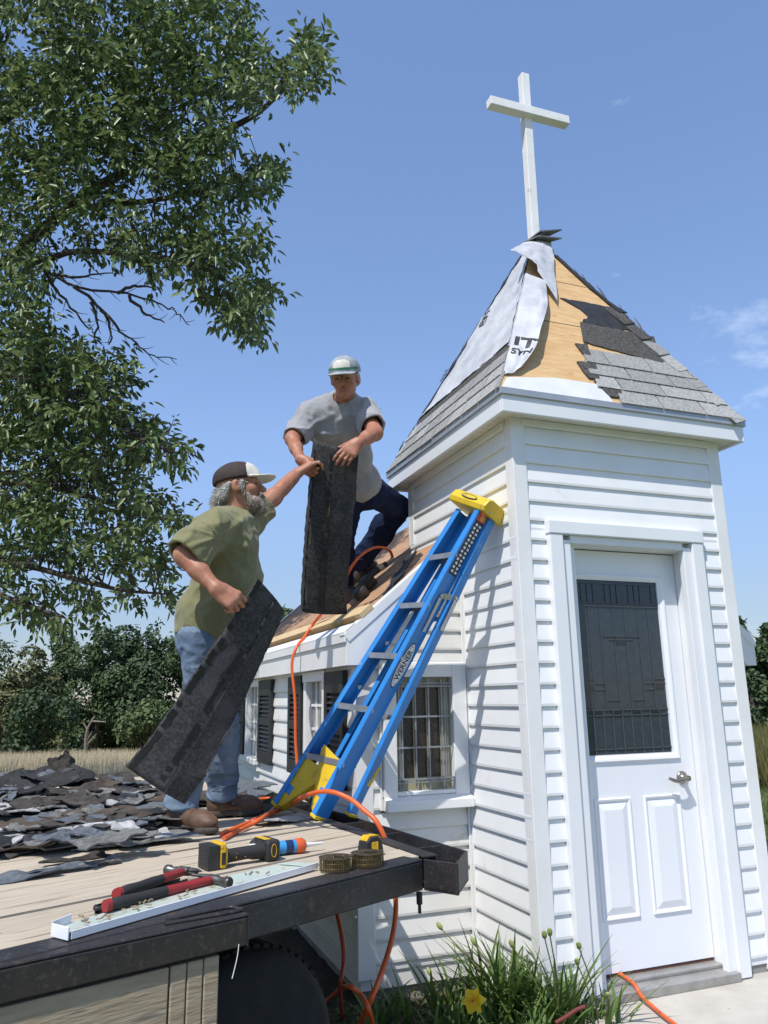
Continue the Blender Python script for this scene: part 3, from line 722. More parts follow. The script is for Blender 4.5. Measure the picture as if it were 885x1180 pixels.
def shutter(y0, y1, z0, z1):
    m = MB(); x = XL-.016; t_ = .026; w_ = .05
    m.box((x-t_, y0, z0), (x, y0+w_, z1)); m.box((x-t_, y1-w_, z0), (x, y1, z1))
    zs = [z0, z0+.09, (z0+z1)/2-.03, (z0+z1)/2+.03, z1-.12, z1]
    for i in (0, 2, 4): m.box((x-t_, y0+w_, zs[i]), (x, y1-w_, zs[i+1]))
    m.box((x-.006, y0+w_, z0), (x-.001, y1-w_, z1))
    for a, b in ((zs[1], zs[2]), (zs[3], zs[4])):
        n = max(3, int((b-a)/.032))
        for i in range(n):
            z = a+(b-a)*(i+.5)/n
            m.obox((x-.014, (y0+y1)/2, z), (.009, 0, .010), (0, (y1-y0)/2-w_, 0), (-.002, 0, .002))
    m.build('shutter', SHUT, chapel, bevel=.003)
for a, b in ((.80, 1.165), (1.71, 2.06), (2.62, 3.08), (3.72, 4.07)): shutter(a, b, .865, 1.495)
# front window with its iron grille
f = MB(); y = DN
wx0, wx1, wz0, wz1 = -.440, -.108, .862, 1.452
ox0, ox1, oz1 = -.515, -.022, 1.518
f.box((ox0, y-.045, wz0-.03), (wx0, y+.02, oz1)); f.box((wx1, y-.045, wz0-.03), (ox1, y+.02, oz1)); f.box((wx0, y-.045, wz1), (wx1, y+.02, oz1))
f.box((ox0-.014, y-.024, .775), (ox0-.001, y-.006, oz1+.014)); f.box((ox0-.0005, y-.024, oz1+.001), (ox1+.012, y-.006, oz1+.014)); 
wf = f.build('window', TRIM, chapel, bevel=.004)
s_ = MB(); s_.prism([(ox0, y-.085, .775), (ox0, y-.085, .822), (ox0, y-.02, .850), (ox0, y+.02, .850), (ox0, y+.02, .775)], (ox1-ox0+.004, 0, 0))
s_.box((wx0, y-.044, .846), (wx1, y+.02, .866)); s_.build('sill', TRIM, wf, bevel=.004)
p = MB(); p.box((wx0-.002, y+.005, wz0), (wx1+.002, y+.018, wz1)); pn = p.build('pane', CREAM, wf)
p = MB(); bx0, bx1, bz0, bz1 = -.402, -.168, .925, 1.402
for i in range(3):
    for j in range(3):
        w_, h_ = (bx1-bx0)/3, (bz1-bz0)/3
        p.box((bx0+i*w_+.006, y+.0, bz0+j*h_+.006), (bx0+(i+1)*w_-.006, y+.0048, bz0+(j+1)*h_-.006))
p.build('dark_glass', M('amber_dark_glass', (.018, .014, .012), .25, (.04, .03, .022), 60, bump=.4, bscale=90), pn)
g = MB(); yb = y-.022
def gb(x0, z0, x1, z1, w_=.008, yy=yb): g.bar((x0, yy, z0), (x1, yy, z1), w_, w_, (0, 1, 0))
for i in range(4): gb(bx0+(bx1-bx0)*i/3, wz0+.01, bx0+(bx1-bx0)*i/3, wz1-.01)
for x in (bx0-.018, bx1+.018): gb(x, wz0+.01, x, wz1-.01, .006)
for j in range(4): gb(wx0, bz0+(bz1-bz0)*j/3, wx1, bz0+(bz1-bz0)*j/3, .008, yb-.008)
for z in (bz0-.016, bz1+.016): gb(wx0, z, wx1, z, .006, yb-.007)
for x in (wx0+.028, wx1-.028): gb(x, wz0+.02, x, wz1-.02, .004)
gb((bx0+bx1)/2, bz0-.05, (bx0+bx1)/2, bz0, .006)
g.build('window_grille', IRON, wf)
# ------------------------------------------------------------------ flatbed trailer
DZ = .77
A1 = R(24.5); e1 = Vector((math.cos(A1), math.sin(A1), 0)); n1 = Vector((-e1.y, e1.x, 0)); Z = Vector((0, 0, 1))
f3 = onZ(487, 991, DZ); f4 = onZ(539, 981, DZ); r0 = onZ(488, 988, DZ); r1 = Vector((-.885, .42, DZ))
rdir = (r1-r0).normalized(); rout = Vector((rdir.y, -rdir.x, 0))
if rout.x < 0: rout = -rout
trailer = thing('flatbed_trailer', 'weathered plank flatbed trailer with a rusty black steel frame parked beside the chapel', 'trailer', (-1.6, .6, -.13))
RL = 4.1                       # length of the right-hand edge
pk = MB(); pw = .158; t = .055
k = 0
while t < 3.75:
    # right end of the board on the strip's inner line
    def s_at(tt):
        q = r0-f3; den = rdir.dot(n1); m_ = (tt-q.dot(n1))/den; return (q+rdir*m_).dot(e1)
    tj = t+pw-.007; dz = .0025*math.sin(k*4.1)
    s0, s1 = s_at(t)-.004, s_at(tj)-.004
    brk = -2.2+1.1*math.sin(k*2.3)
    o = f3+Z*dz
    for (a0, a1, b0, b1) in ((brk+.002, s0, brk+.002, s1), (-3.6, brk-.002, -3.6, brk-.002)):
        n_ = max(1, int((a1-a0)/.12)); top = []
        for i in range(n_+1):
            f = i/n_; w1 = .0022*vn(i*.9, k*3.3, 1); w2 = .0022*vn(i*.9, k*3.3, 7)
            top.append((o+e1*(a0+(a1-a0)*f)+n1*(t+w1), o+e1*(b0+(b1-b0)*f)+n1*(tj+w2)))
        vs = [p for ab in top for p in ab]; nv_ = len(vs); vs += [p-Z*.04 for p in vs]
        fs_ = []
        for i in range(n_):
            a = 2*i; fs_ += [(a, a+2, a+3, a+1), (nv_+a, nv_+a+1, nv_+a+3, nv_+a+2), (a, nv_+a, nv_+a+2, a+2), (a+1, a+3, nv_+a+3, nv_+a+1)]
        e_ = 2*n_; fs_ += [(0, 1, nv_+1, nv_), (e_, nv_+e_, nv_+e_+1, e_+1)]
        pk.add(vs, fs_)
    t += pw; k += 1
pk.build('deck', WOODG, trailer)
st = MB()
def chan(mb, a, b, inner, h=.10, fl=.085, th=.008):    # channel: web from a to b, flange turned towards inner
    a = Vector(a); b = Vector(b); i_ = Vector(inner).normalized()
    mb.prism([a, b, b+i_*fl, a+i_*fl], -Z*th); mb.prism([a-Z*th, b-Z*th, b-Z*h, a-Z*h], i_*th)
    mb.prism([a-Z*(h-th)+i_*th, b-Z*(h-th)+i_*th, b-Z*(h-th)+i_*fl, a-Z*(h-th)+i_*fl], -Z*th)
g0 = f3-e1*.012
fa = onZ(288, 1039.5, DZ); fA = fa-(f3-fa).normalized()*2.4; fd_ = (f3-fa).normalized(); fn = Vector((-fd_.y, fd_.x, 0))
chan(st, fA+Z*.003, f3+Z*.003, fn, .104, .095)
q1 = onZ(286, 1053, DZ); q0 = onZ(-60, 1126, DZ); qd = (q1-q0).normalized(); qn = Vector((-qd.y, qd.x, 0))
q0 = q1-qd*2.2
chan(st, q0+Z*.0, q1+Z*.0, qn, .080, .11)
fr_t = st.build('side_rail', STEEL, trailer, bevel=.004)
st = MB()
# end plates: loop and corner pocket at the right
st.prism([q1, q1+qd*.004, q1+qd*.004+qn*.11, q1+qn*.11], -Z*.085)
st.tube(catmull([q1-qd*.22+qn*.05+Z*.003, q1-qd*.02+qn*.03+Z*.004, q1-qd*.005+qn*.06+Z*.004, q1-qd*.03+qn*.085+Z*.004, q1-qd*.2+qn*.085+Z*.003], 5), .006, 6)
a = f3+fd_*.006; 
for p_, q_ in ((a-Z*.0, f4-rdir*.0-fd_*.07),): pass
cA = f3+fd_*.004; cB = onZ(527, 996, DZ); cC = f4; cD = f4+rdir*.10
for p_, q_ in ((cA, cB), (cB, cC), (cC, cD)):
    d_ = (q_-p_).normalized(); i_ = Vector((-d_.y, d_.x, 0))
    st.prism([p_+Z*.002, q_+Z*.002, q_+i_*.009+Z*.002, p_+i_*.009+Z*.002], -Z*(.104))
st.prism([cA-Z*.09, cB-Z*.09, cC-Z*.09, cD-Z*.09, r0+rdir*.1-Z*.09], -Z*.008)
st.build('corner_pocket', STEEL, trailer, bevel=.002)
st = MB(); st.tube([f3-Z*.11+fn*.02, f3-Z*.15+fn*.02], .011, 6); st.tube([f3-Z*.15+fn*.02, f3-Z*.18+fn*.02], .006, 6); st.build('bolt', STEEL, trailer)
st = MB()
b = r0+rdir*RL
st.prism([r0+rout*.0+Z*.004, b+Z*.004, b+rout*.062+Z*.004, r0+rout*.062+Z*.004], -Z*.008)
st.prism([r0+rout*.062-Z*.004, b+rout*.062-Z*.004, b+rout*.054-Z*.004, r0+rout*.054-Z*.004], -Z*.10)
o1 = cD-rdir*.002; o2 = o1+rdir*(RL-.25)
st.prism([o1+Z*.001, o2+Z*.001, o2-rout*.008+Z*.001, o1-rout*.008+Z*.001], -Z*.115)
for i in range(12):
    a = r0+rdir*(.2+i*.36)+rout*.058-Z*.05; st.bar(a, a+rout*((o1-r0).dot(rout)-.064), .008, .09)
st.build('end_rail', STEEL, trailer, bevel=.002)
# wooden side boards and the stake post below the frame
wb = MB(); a = q1-qd*.215+qn*.012-Z*.09
wb.prism([a-qd*.005, a-qd*2.0, a-qd*2.0-Z*.30, a-qd*.005-Z*.30], qn*.035)
wb.prism([a-qd*.005-Z*.305, a-qd*2.0-Z*.305, a-qd*2.0-Z*.5, a-qd*.005-Z*.5], qn*.035)
wb.build('side_board', POSTW, trailer, bevel=.003)
for i in range(3):
    wb = MB(); p_ = a+qd*(.0+i*.047); wb.prism([p_, p_+qd*.044, p_+qd*.044-Z*.56, p_-Z*.56], qn*.09); wb.build('stake', POSTW, trailer, bevel=.004)
cm_ = MB()
for i in range(6):
    p_ = f3-e1*(.25+i*.62)+n1*.1-Z*.06; cm_.bar(p_, p_+n1*3.5, .05, .07)
for tt in (.75, 1.95): cm_.bar(f3-e1*3.4+n1*tt-Z*.17, f3-e1*.1+n1*tt-Z*.17, .07, .14)
cm_.build('under_frame', STEEL, trailer)
def wheel(c):
    ty = MB(); ax = n1; rT = .345
    prof = [(.0, .19), (.008, .22), (.0, .30), (.02, .335), (.05, rT), (.15, rT), (.18, .335), (.20, .30), (.192, .22), (.20, .19)]
    ty.lathe(c, ax, prof, 48)
    for i in range(56):
        th_ = 2*math.pi*i/56; rd = Vector((e1.x*math.cos(th_), e1.y*math.cos(th_), math.sin(th_))); tg = ax.cross(rd)
        for o_ in (.055, .115): ty.obox(Vector(c)+ax*(o_+.015)+rd*(rT+.003), rd*.006, tg*.013, ax*.026)
    w_ = ty.build('wheel', RUBBER, trailer)
    rm = MB(); rm.lathe(Vector(c)+ax*.03, ax, [(0, .18), (.02, .192), (.05, .15), (.052, .06), (.03, .05), (.03, .02)], 32); rm.build('rim', STEEL, w_)
wc = onP(292, 1190, f3+n1*.16, n1); wheel(Vector((wc.x, wc.y, .225)))
wheel(Vector((wc.x, wc.y, .225))-e1*.80)
wt_ = MB(); p_ = q1-qd*.028-Z*.07-qn*.003
wt_.tube(catmull([p_, p_-Z*.03-qd*.004, p_-Z*.06-qd*.012, p_-Z*.080-qd*.018], 5), .0013, 6); wt_.build('loose_wire', SOFF, trailer)

# ------------------------------------------------------------------ stepladder
FL_ = onZ(320, 928, DZ+.047); FR_ = onZ(369, 945, DZ+.004)
TL_ = onX(531, 590, -.165); TR_ = onX(563, 583, -.10)
B_ = (FL_+FR_)/2; T_ = (TL_+TR_)/2
lad = thing('stepladder', 'blue fibreglass stepladder with a yellow top, folded and leaning on the chapel tower', 'ladder', tuple(B_))
upv = (T_-B_).normalized(); wv = (FR_-FL_); wv = (wv-upv*wv.dot(upv)).normalized(); nvv = wv.cross(upv).normalized()
if nvv.x > 0: nvv = -nvv
def rail(name, a, b, inner, wid, fl, th=.0045):
    d = (b-a).normalized(); n = (nvv-d*nvv.dot(d)).normalized(); x = d.cross(n).normalized()
    if x.dot(inner) < 0: x = -x
    m = MB()
    def bx(c0, c1, u0, u1): m.add([p+x*u+n*w_ for p in (a, b) for (u, w_) in ((c0, u0), (c1, u0), (c1, u1), (c0, u1))],
                                 [(0, 3, 2, 1), (4, 5, 6, 7), (0, 1, 5, 4), (1, 2, 6, 5), (2, 3, 7, 6), (3, 0, 4, 7)])
    bx(0, th, -wid/2, wid/2); bx(th, fl, wid/2-th, wid/2); bx(th, fl, -wid/2, -wid/2+th)
    return m.build(name, LBLUE, lad, bevel=.0015), (d, n, x)
frl, axL = rail('front_rail', FL_, TL_, wv, .088, .032)
frr, axR = rail('front_rail', FR_, TR_, -wv, .092, .032)
RR_ = Vector((-.735, .478, DZ+.012)); RL_ = RR_+(FL_-FR_)*.93
RTR = onX(575, 584, -.035); RTL = RTR+(TL_-TR_)*.93
rrl, _ = rail('rear_rail', RL_, RTL, wv, .046, .028)
rrr, axRR = rail('rear_rail', RR_, RTR, -wv, .05, .028)
L_len = (TL_-FL_).length
stp = []
tn = (Z*.93 - nvv*.0+upv*.35).normalized(); 
fr_s = [.172, .337, .505, .672, .838]
for f in fr_s:
    a = FL_.lerp(TL_, f)+wv*.006; b = FR_.lerp(TR_, f)-wv*.006
    m = MB(); hx_ = (nvv-Z*nvv.dot(Z)).normalized(); zz = (Z*.985-hx_*.1).normalized(); hx_ = (hx_-zz*hx_.dot(zz)).normalized()
    c = (a+b)/2; h2 = (b-a)/2
    m.obox(c+hx_*.0, h2, hx_*.046, zz*.002)
    m.obox(c+hx_*.0445-zz*.014, h2, hx_*.0018, zz*.0118); m.obox(c-hx_*.0445-zz*.014, h2, hx_*.0018, zz*.0118)
    for r_ in range(-3, 4): m.obox(c+hx_*r_*.012+zz*.0028, h2*.98, hx_*.003, zz*.0007)
    m.build('step', ALUM, lad)
    # diagonal rear strut under the lower steps
for f in (.30, .62):
    a = RL_.lerp(RTL, f)+wv*.006; b = RR_.lerp(RTR, f)-wv*.006
    m = MB(); m.bar(a, b, .024, .004, nvv); m.build('rear_bar', ALUM, lad)
for f, s in ((.172, 1), (.172, -1)):    # yellow moulded knee braces between rail foot and first step
    a = (FL_ if s > 0 else FR_); tt = (TL_ if s > 0 else TR_); inn = wv*s
    p0 = a+inn*.008+nvv*.03; p1 = a.lerp(tt, f)+inn*.008; up_ = (tt-a).normalized()
    p2 = a.lerp(tt, f)+inn*.20-Z*.012
    m = MB()
    m.prism([a+inn*.008+nvv*.038, a+inn*.008-nvv*.038, p1-nvv*.038, p1+nvv*.038], inn*.004)
    e_ = a+up_*.03+inn*.03
    m.prism([a+inn*.010+nvv*.036, a+inn*.055+nvv*.036+up_*.02, p2+nvv*.036-up_*.02, p2+nvv*.036, p1+inn*.01+nvv*.036-up_*.02], -nvv*.006)
    m.prism([a+inn*.055+nvv*.036+up_*.02, p2+nvv*.036-up_*.02, p2-nvv*.03-up_*.02, a+inn*.055-nvv*.03+up_*.02], inn*.005)
    br = m.build('knee_brace', YEL, lad, bevel=.0015)
    m = MB(); c_ = a.lerp(tt, .062)+inn*.045+nvv*.0365
    m.obox(c_, inn*.022, up_*.022, nvv*.0012); m.build('slot', LBLUE, br)
m = MB()
a = RR_-wv*.01; m.prism([a-nvv*.02+upv*.12, a+nvv*.02+upv*.12, a+nvv*.02+upv*.26-wv*.03, a-nvv*.02+upv*.27], -wv*.012); m.build('rear_brace', YEL, lad, bevel=.002)
for (p, w_, ax_) in ((FL_, .094, axL), (FR_, .098, axR), (RL_, .05, axRR), (RR_, .055, axRR)):
    m = MB(); c_ = p+ax_[0]*.006; m.obox(c_+ax_[2]*.012, ax_[2]*.021, ax_[1]*w_/2, ax_[0]*.0075); m.build('foot', YEL, lad, bevel=.002)
# top cap
tcap = MB(); TT = T_+upv*.012
hl = (TR_-TL_).length/2+.032
def tp(l, n_, u): return TT+wv*l+nvv*n_+upv*u
pro = [(.070, -.028), (.082, .0), (.070, .040), (.045, .052), (-.10, .052), (-.112, .044), (-.112, -.028)]
tcap.add([tp(-hl, n_, u) for n_, u in pro]+[tp(hl, n_, u) for n_, u in pro],
         [tuple(range(7))[::-1], tuple(range(7, 14))]+[(i, (i+1) % 7, 7+(i+1) % 7, 7+i) for i in range(7)])
tco = tcap.build('top_cap', YEL, lad, bevel=.008, seg=3)
m = MB()
for l in (-.8, -.2, .35, .8): m.cyl(tp(hl*l, -.05, .051), tp(hl*l, -.05, .0545), .006, 10)
for n_ in (-.06, .02): m.cyl(tp(hl, n_, -.01), tp(hl+.003, n_, -.01), .005, 10)
m.build('rivets', ALUM, tco)
def oval(mb, c, x, y, rx, ry, off, n=28, mi=0):
    N = x.cross(y); mb.add([c+x*rx*math.cos(2*math.pi*i/n)+y*ry*math.sin(2*math.pi*i/n)+N*off for i in range(n)], [tuple(range(n))], False, mi)
INKB = M('label_navy', (.008, .012, .035), .4); WHT = M('label_white', (.78, .78, .78), .4); REDL = M('label_red', (.6, .03, .03), .4)
ORL = M('label_orange', (.72, .30, .05), .4)
lb = MB(); oc = tp(-.0, .0835, .012)
m_n = upv*.35+nvv; m_y = upv; fx = wv
oval(lb, tp(0, .0795, .022), fx, (upv*.95-nvv*.28).normalized(), .058, .014, .002, 28, 0)
oval(lb, tp(0, .0795, .022), fx, (upv*.95-nvv*.28).normalized(), .052, .0095, .003, 28, 1)
lb.build('cap_badge', [INKB, YEL], tco)
# printed labels on the outside of the right front rail
lb = MB(); d, n, x = axR
if True:
    yv = n; xv = d
    if xv.cross(yv).dot(-x) < 0: yv = -n
    def rp(f, w_): return FR_.lerp(TR_, f)+yv*w_-x*.0004
    c = rp(.475, 0); oval(lb, c, xv, yv, .125, .036, .0008, 36, 0); oval(lb, c, xv, yv, .118, .031, .0014, 36, 1); oval(lb, c, xv, yv, .107, .024, .002, 36, 0); oval(lb, c, xv, yv, .104, .022, .0024, 36, 1)
    text_mesh(lb, 'WERNER', c, xv, yv, .046, .0032, 0, fit=.165, bold=.022)
    lb.build('oval_label', [INKB, WHT, REDL, ORL], frr); lb = MB()
    def rect(f0, f1, w0, w1, off, mi):
        lb.quad(*[rp(f, w_)-x*off for f, w_ in ((f0, w0), (f1, w0), (f1, w1), (f0, w1))], m=mi)
    rect(.768, .945, -.031, .033, .0008, 0)
    for i in range(13):
        for j in range(2):
            f = .775+i*.0128; w0 = -.026+j*.030
            rect(f, f+.0075, w0+(i % 2)*.004, w0+.017+(i % 2)*.004, .0014, 1)
    rect(.945, .982, -.031, .033, .0008, 2); rect(.948, .966, -.028, .012, .0014, 3)
    for i in range(4): rect(.968+i*.003, .9695+i*.003, -.02, .022, .0014, 1)
lb.build('warning_label', [INKB, WHT, REDL, ORL], frr)
# spreader hardware
m = MB(); c = FR_.lerp(TR_, .70)-x*.004; c2 = RR_.lerp(RTR, .69)-x*.004
m.bar(c, c2, .004, .03, d); m.cyl(c-x*.002, c-x*.006, .009, 12); m.cyl(c2-x*.002, c2-x*.006, .009, 12)
m.bar(c-d*.012-x*.004, FR_.lerp(TR_, .585)-yv*.012-x*.004, .003, .022, yv); m.bar(c2-d*.012-x*.006, RR_.lerp(RTR, .585)+x*.0-x*.006, .003, .022, yv)
m.build('spreader', ALUM, lad, bevel=.001)
m = MB(); 
for f in (.55, .40): 
    a = FL_.lerp(TL_, f)+wv*.01-nvv*.03; b = RL_.lerp(RTL, f-.02)+wv*.01; m.bar(a, b, .003, .02, upv)
m.build('spreader', ALUM, lad)

# ------------------------------------------------------------------ things lying on the deck
def on_deck(x, y, dz=0.0): return onZ(x, y, DZ+.004+dz)
BLK = M('tool_black', (.014, .014, .015), .5, (.03, .03, .03), 15); RUB = M('grip_rubber', (.022, .021, .021), .75)
TRED = M('tool_red', (.30, .022, .022), .5, (.22, .02, .02), 20); TYEL = M('tool_yellow', (.70, .43, .01), .45, (.58, .35, .012), 30, spots=[(40, .62, .06, (.12, .08, .03), .6)])
SILV = M('worn_steel', (.20, .19, .18), .42, (.10, .09, .085), 22, metal=.8)
# channel-shaped drip edge off the old roof
a = on_deck(82, 1083, .002); b = on_deck(367, 1001, .002); d = (b-a).normalized(); nn = Vector((-d.y, d.x, 0))
ch = thing('metal_channel', 'long strip of white aluminium drip edge lying along the trailer edge', 'drip edge', tuple(a))
m = MB(); PALE = M('pale_green_metal', (.42, .50, .44), .35, (.50, .53, .45), 5, spots=[(22, .6, .08, (.30, .24, .15), .8)])
m.prism([a, b, b+nn*.004, a+nn*.004], Z*.020, 0)
m.prism([a+nn*.0042+Z*.014, b+nn*.0042+Z*.014, b-d*.10+nn*.085+Z*.022, b-d*.30+nn*.105+Z*.022, a+d*.03+nn*.095+Z*.01], Z*.002, 1)
m.prism([a-d*.010+nn*.0, a-d*.012+nn*.07, a-d*.008+nn*.07, a-d*.006+nn*.0], Z*.03, 0)
m.prism([a+nn*.07-d*.01, a+nn*.073-d*.01, a+d*.06+nn*.098, a+d*.06+nn*.094], Z*.034, 0)
m.prism([b+Z*.016, b-d*.06+Z*.016, b-d*.12+nn*.08+Z*.026, b-d*.07+nn*.06+Z*.024], Z*.003, 1)
m.build('channel', [ALU, PALE], ch, bevel=.0015)
m = MB(); r_ = random.Random(4)
for i in range(34):
    p = a+d*r_.uniform(.05, .75)+nn*r_.uniform(.02, .09)+Z*.024; v = Vector((r_.uniform(-1, 1), r_.uniform(-1, 1), r_.uniform(-.2, .4)))*.008
    m.bar(p-v, p+v, .004, .003)
props(m.build('wood_chips', M('chips', (.22, .16, .10), .9, (.34, .26, .16), 60)), 'scatter of small wood chips in the white aluminium drip edge', 'chips', kind='stuff')
def capsule_pts(a, b, n=6): return [Vector(a).lerp(Vector(b), i/n) for i in range(n+1)]
def hammer(a, b, label, side=1, z=.034):
    a = Vector(a)+Z*z; b = Vector(b)+Z*z; d = (b-a).normalized(); L = (b-a).length; s = Vector((-d.y, d.x, 0))*side
    t = thing('hammer', label, 'hammer', tuple(a), group='hammers on the trailer deck')
    m = MB(); prof = [(0, .010), (.004, .0155), (.05, .017), (.10, .0145), (.16, .0155), (.205, .013)]
    m.tube([a+d*q for q, _ in prof], [q for _, q in prof], 12); g = m.build('grip', RUB, t)
    m = MB(); m.tube([a-d*.001, a+d*.014], [.0165, .0175], 12); m.build('grip_end', TRED, g)
    m = MB(); m.tube([a+d*.20, a+d*.225, a+d*(L-.03)], [.0138, .0135, .0125], 12); m.build('handle', TRED, t)
    m = MB(); c = a+d*(L-.015)
    m.lathe(c-s*.075, s, [(0, .0135), (.004, .0155), (.018, .0155), (.024, .011), (.05, .011), (.056, .014), (.09, .014)], 16)
    for q in (-1, 1):
        m.tube([c+s*.02+Z*q*.004, c+s*.05+Z*q*.006-d*.006, c+s*.078+Z*q*.009-d*.022], [.009, .0065, .002], 8)
    m.build('head', SILV, t)
hammer(on_deck(120, 1060), on_deck(250, 1026), 'red and black hammer nearest the trailer edge, lying in the drip edge')
hammer(on_deck(133, 1046, .01), on_deck(216, 1016, .01), 'red and black hammer behind the other, its head by the drill', -1, .034)
m = MB(); a = on_deck(119, 1055); b = on_deck(216, 1022); d = (b-a).normalized(); nn = Vector((-d.y, d.x, 0))
for off in (0, .030): m.prism([a+nn*off, b+nn*off, b+nn*(off+.003), a+nn*(off+.003)], Z*.024)
m.prism([a+nn*.0032, b+nn*.0032, b+nn*.0298, a+nn*.0298], Z*.003); m.tube(catmull([a+Z*.02, a-d*.015+nn*.015+Z*.02, a+nn*.03+Z*.02], 5), .006, 8)
props(m.build('tool_holder', BLK, bevel=.002), 'flat black trough-like tool holder lying between the two hammers', 'holder')
# cordless drill
a = on_deck(246, 1000); b = on_deck(322, 989); d = (b-a).normalized(); nn = Vector((-d.y, d.x, 0))
t = thing('cordless_drill', 'yellow and black cordless power tool lying on its side on the deck', 'drill', tuple(a))
def dp(l, s, z): return a+d*l+nn*s+Z*z
m = MB(); m.obox(dp(-.018, .0, .04), d*.022, nn*.045, Z*.039)
for i in range(5): m.obox(dp(-.041, .0, .014+i*.013), d*.0015, nn*.036, Z*.003)
m.build('battery', BLK, t, bevel=.006)
m = MB(); m.obox(dp(.017, 0, .043), d*.012, nn*.046, Z*.041); m.obox(dp(.034, 0, .036), d*.006, nn*.034, Z*.030); pb = m.build('body_band', TYEL, t, bevel=.006)
m = MB(); m.obox(dp(.017, -.0468, .034), d*.008, nn*.0008, Z*.02); m.build('clip', BLK, pb, bevel=.001)
m = MB(); m.tube([dp(.034, 0, .034), dp(.06, 0, .033), dp(.12, -.003, .036), dp(.17, -.004, .036), dp(.19, -.004, .036)], [.028, .023, .022, .024, .026], 14); m.build('grip', RUB, t)
m = MB(); m.obox(dp(.214, .02, .037), d*.028, nn*.062, Z*.036); hdm = m.build('motor_housing', BLK, t, bevel=.012, seg=3)
m = MB(); m.lathe(dp(.214, .082, .037), nn, [(0, .024), (.02, .02), (.05, .016), (.055, .008)], 16); m.build('chuck', SILV, t)
m = MB(); rr_ = []
for i in range(24):
    th_ = 2*math.pi*i/24; rr_.append(dp(.214+.010*math.cos(th_), -.0425, .037+.022*math.sin(th_)))
m.tube(rr_+[rr_[0]], .0012, 5); m.build('badge_ring', TYEL, hdm)
m = MB(); m.obox(dp(.20, .02, .0738), d*.012, nn*.04, Z*.0015); m.build('top_stripe', TYEL, hdm, bevel=.001)
for i, q in enumerate((.075, .11)):
    m = MB(); m.tube([dp(q+.0085*0+.001*j, -.0225+.0005*j, .025+.006*j) for j in range(4)], .0012, 5); m.build('grip_line', TYEL, t)
# caulk cartridge
a = on_deck(287, 981, .026); b = on_deck(344, 974.5, .026); d = (b-a).normalized()
t = thing('caulk_tube', 'blue and white caulk cartridge with a clear nozzle lying behind the drill', 'caulk tube', tuple(a))
m = MB(); Lc = .225; sd_ = d
m.lathe(a, d, [(0, .021), (.003, .0245), (.04, .0245)], 24, 0); m.lathe(a+d*.0401, d, [(0, .0245), (.1, .0245)], 24, 1); m.lathe(a+d*.1402, d, [(0, .0245), (.03, .0245)], 24, 2); m.lathe(a+d*.1703, d, [(0, .0245), (.012, .0245)], 24, 1)
CBL = M('caulk_blue', (.05, .30, .62), .35, (.04, .25, .55), 8); CNV = M('caulk_navy', (.015, .03, .10), .35)
tbb = m.build('cartridge', [WHT, CBL, CNV], t)
m = MB(); m.lathe(a+d*.1825, d, [(0, .026), (.012, .0275), (.03, .0275), (.04, .02), (.042, .010)], 20); m.build('end_cap', ORANGE, t)
m = MB(); m.lathe(a+d*.2245, d, [(0, .010), (.02, .008), (.075, .0045)], 12); m.build('nozzle', M('nozzle_white', (.7, .7, .68), .3), t)
m = MB(); ld = MB()
xv = d; nv2 = Vector((d.y, -d.x, 0))*.75+Z*.66; nv2.normalize(); yv2 = nv2.cross(xv)
text_mesh(m, 'DAP', a+d*.155+nv2*.0252, xv, yv2, .02, .0006, 0, bold=.02) if False else None
for i in range(3): m.obox(a+d*.02+nv2*.0247+yv2*(i-1)*.006, d*.013, yv2*.0016, nv2*.0005)
m.build('label_print', [CBL], tbb)
m = MB(); p = [on_deck(262, 985, .014), on_deck(280, 981, .018), on_deck(300, 980, .02), on_deck(330, 978.5, .012)]
m.tube(catmull(p, 6), .012, 10); p2 = [on_deck(263, 988, .012), on_deck(285, 984.5, .01), on_deck(296, 983, .01)]; m.tube(catmull(p2, 6), .010, 10)
props(m.build('hose_end', ORANGE), 'short orange hose end tucked under the blue caulk cartridge', 'hose')
# wire coils of roofing nails
BRASS = M('nail_brass', (.26, .20, .10), .4, (.17, .13, .07), 40, metal=.75)
def nail_coil(px, py, rad, label):
    c = on_deck(px, py); t = thing('nail_coil', label, 'nails', tuple(c), group='coils of roofing nails')
    m = MB(); r_ = random.Random(px); k_ = 0
    for turn in range(4):
        rr2 = rad-turn*.0125; n_ = int(2*math.pi*rr2/.0072)
        for i in range(n_):
            th_ = 2*math.pi*i/n_+turn*.3; rq = rr2-.0125*i/n_; o = c+Vector((math.cos(th_)*rq, math.sin(th_)*rq, 0)); tilt = Vector((r_.uniform(-1, 1), r_.uniform(-1, 1), 0))*.0015
            m.tube([o+Z*.002, o+Z*.042+tilt], .0017, 5); m.tube([o+Z*.042+tilt, o+Z*.0434+tilt], .0050, 6)
    m.build('nails', BRASS, t)
    m = MB()
    for z_ in (.012, .028):
        m.tube([c+Vector((math.cos(q*.15)*(rad+.001-.0125*q*.15/6.283), math.sin(q*.15)*(rad+.001-.0125*q*.15/6.283), z_)) for q in range(0, 126)], .0009, 4)
    m.build('wire', BRASS, t)
nail_coil(387, 1003, .060, 'left of the two wire coils of brass roofing nails, next to the drip edge end')
nail_coil(423.5, 997.5, .060, 'right of the two wire coils of brass roofing nails, in front of the tape measure')
c = on_deck(427, 985); d = Vector((.93, .36, 0)); nn = Vector((-.36, .93, 0))
t = thing('tape_measure', 'black and yellow tape measure standing behind the nail coils', 'tape measure', tuple(c))
m = MB(); pr_ = [(-.042, .002), (.042, .002), (.044, .02), (.036, .05), (.018, .066), (-.018, .066), (-.038, .05), (-.044, .02)]
m.prism([c+d*x_+Z*z_-nn*.026 for x_, z_ in pr_], nn*.052); tm = m.build('case', BLK, t, bevel=.006, seg=3)
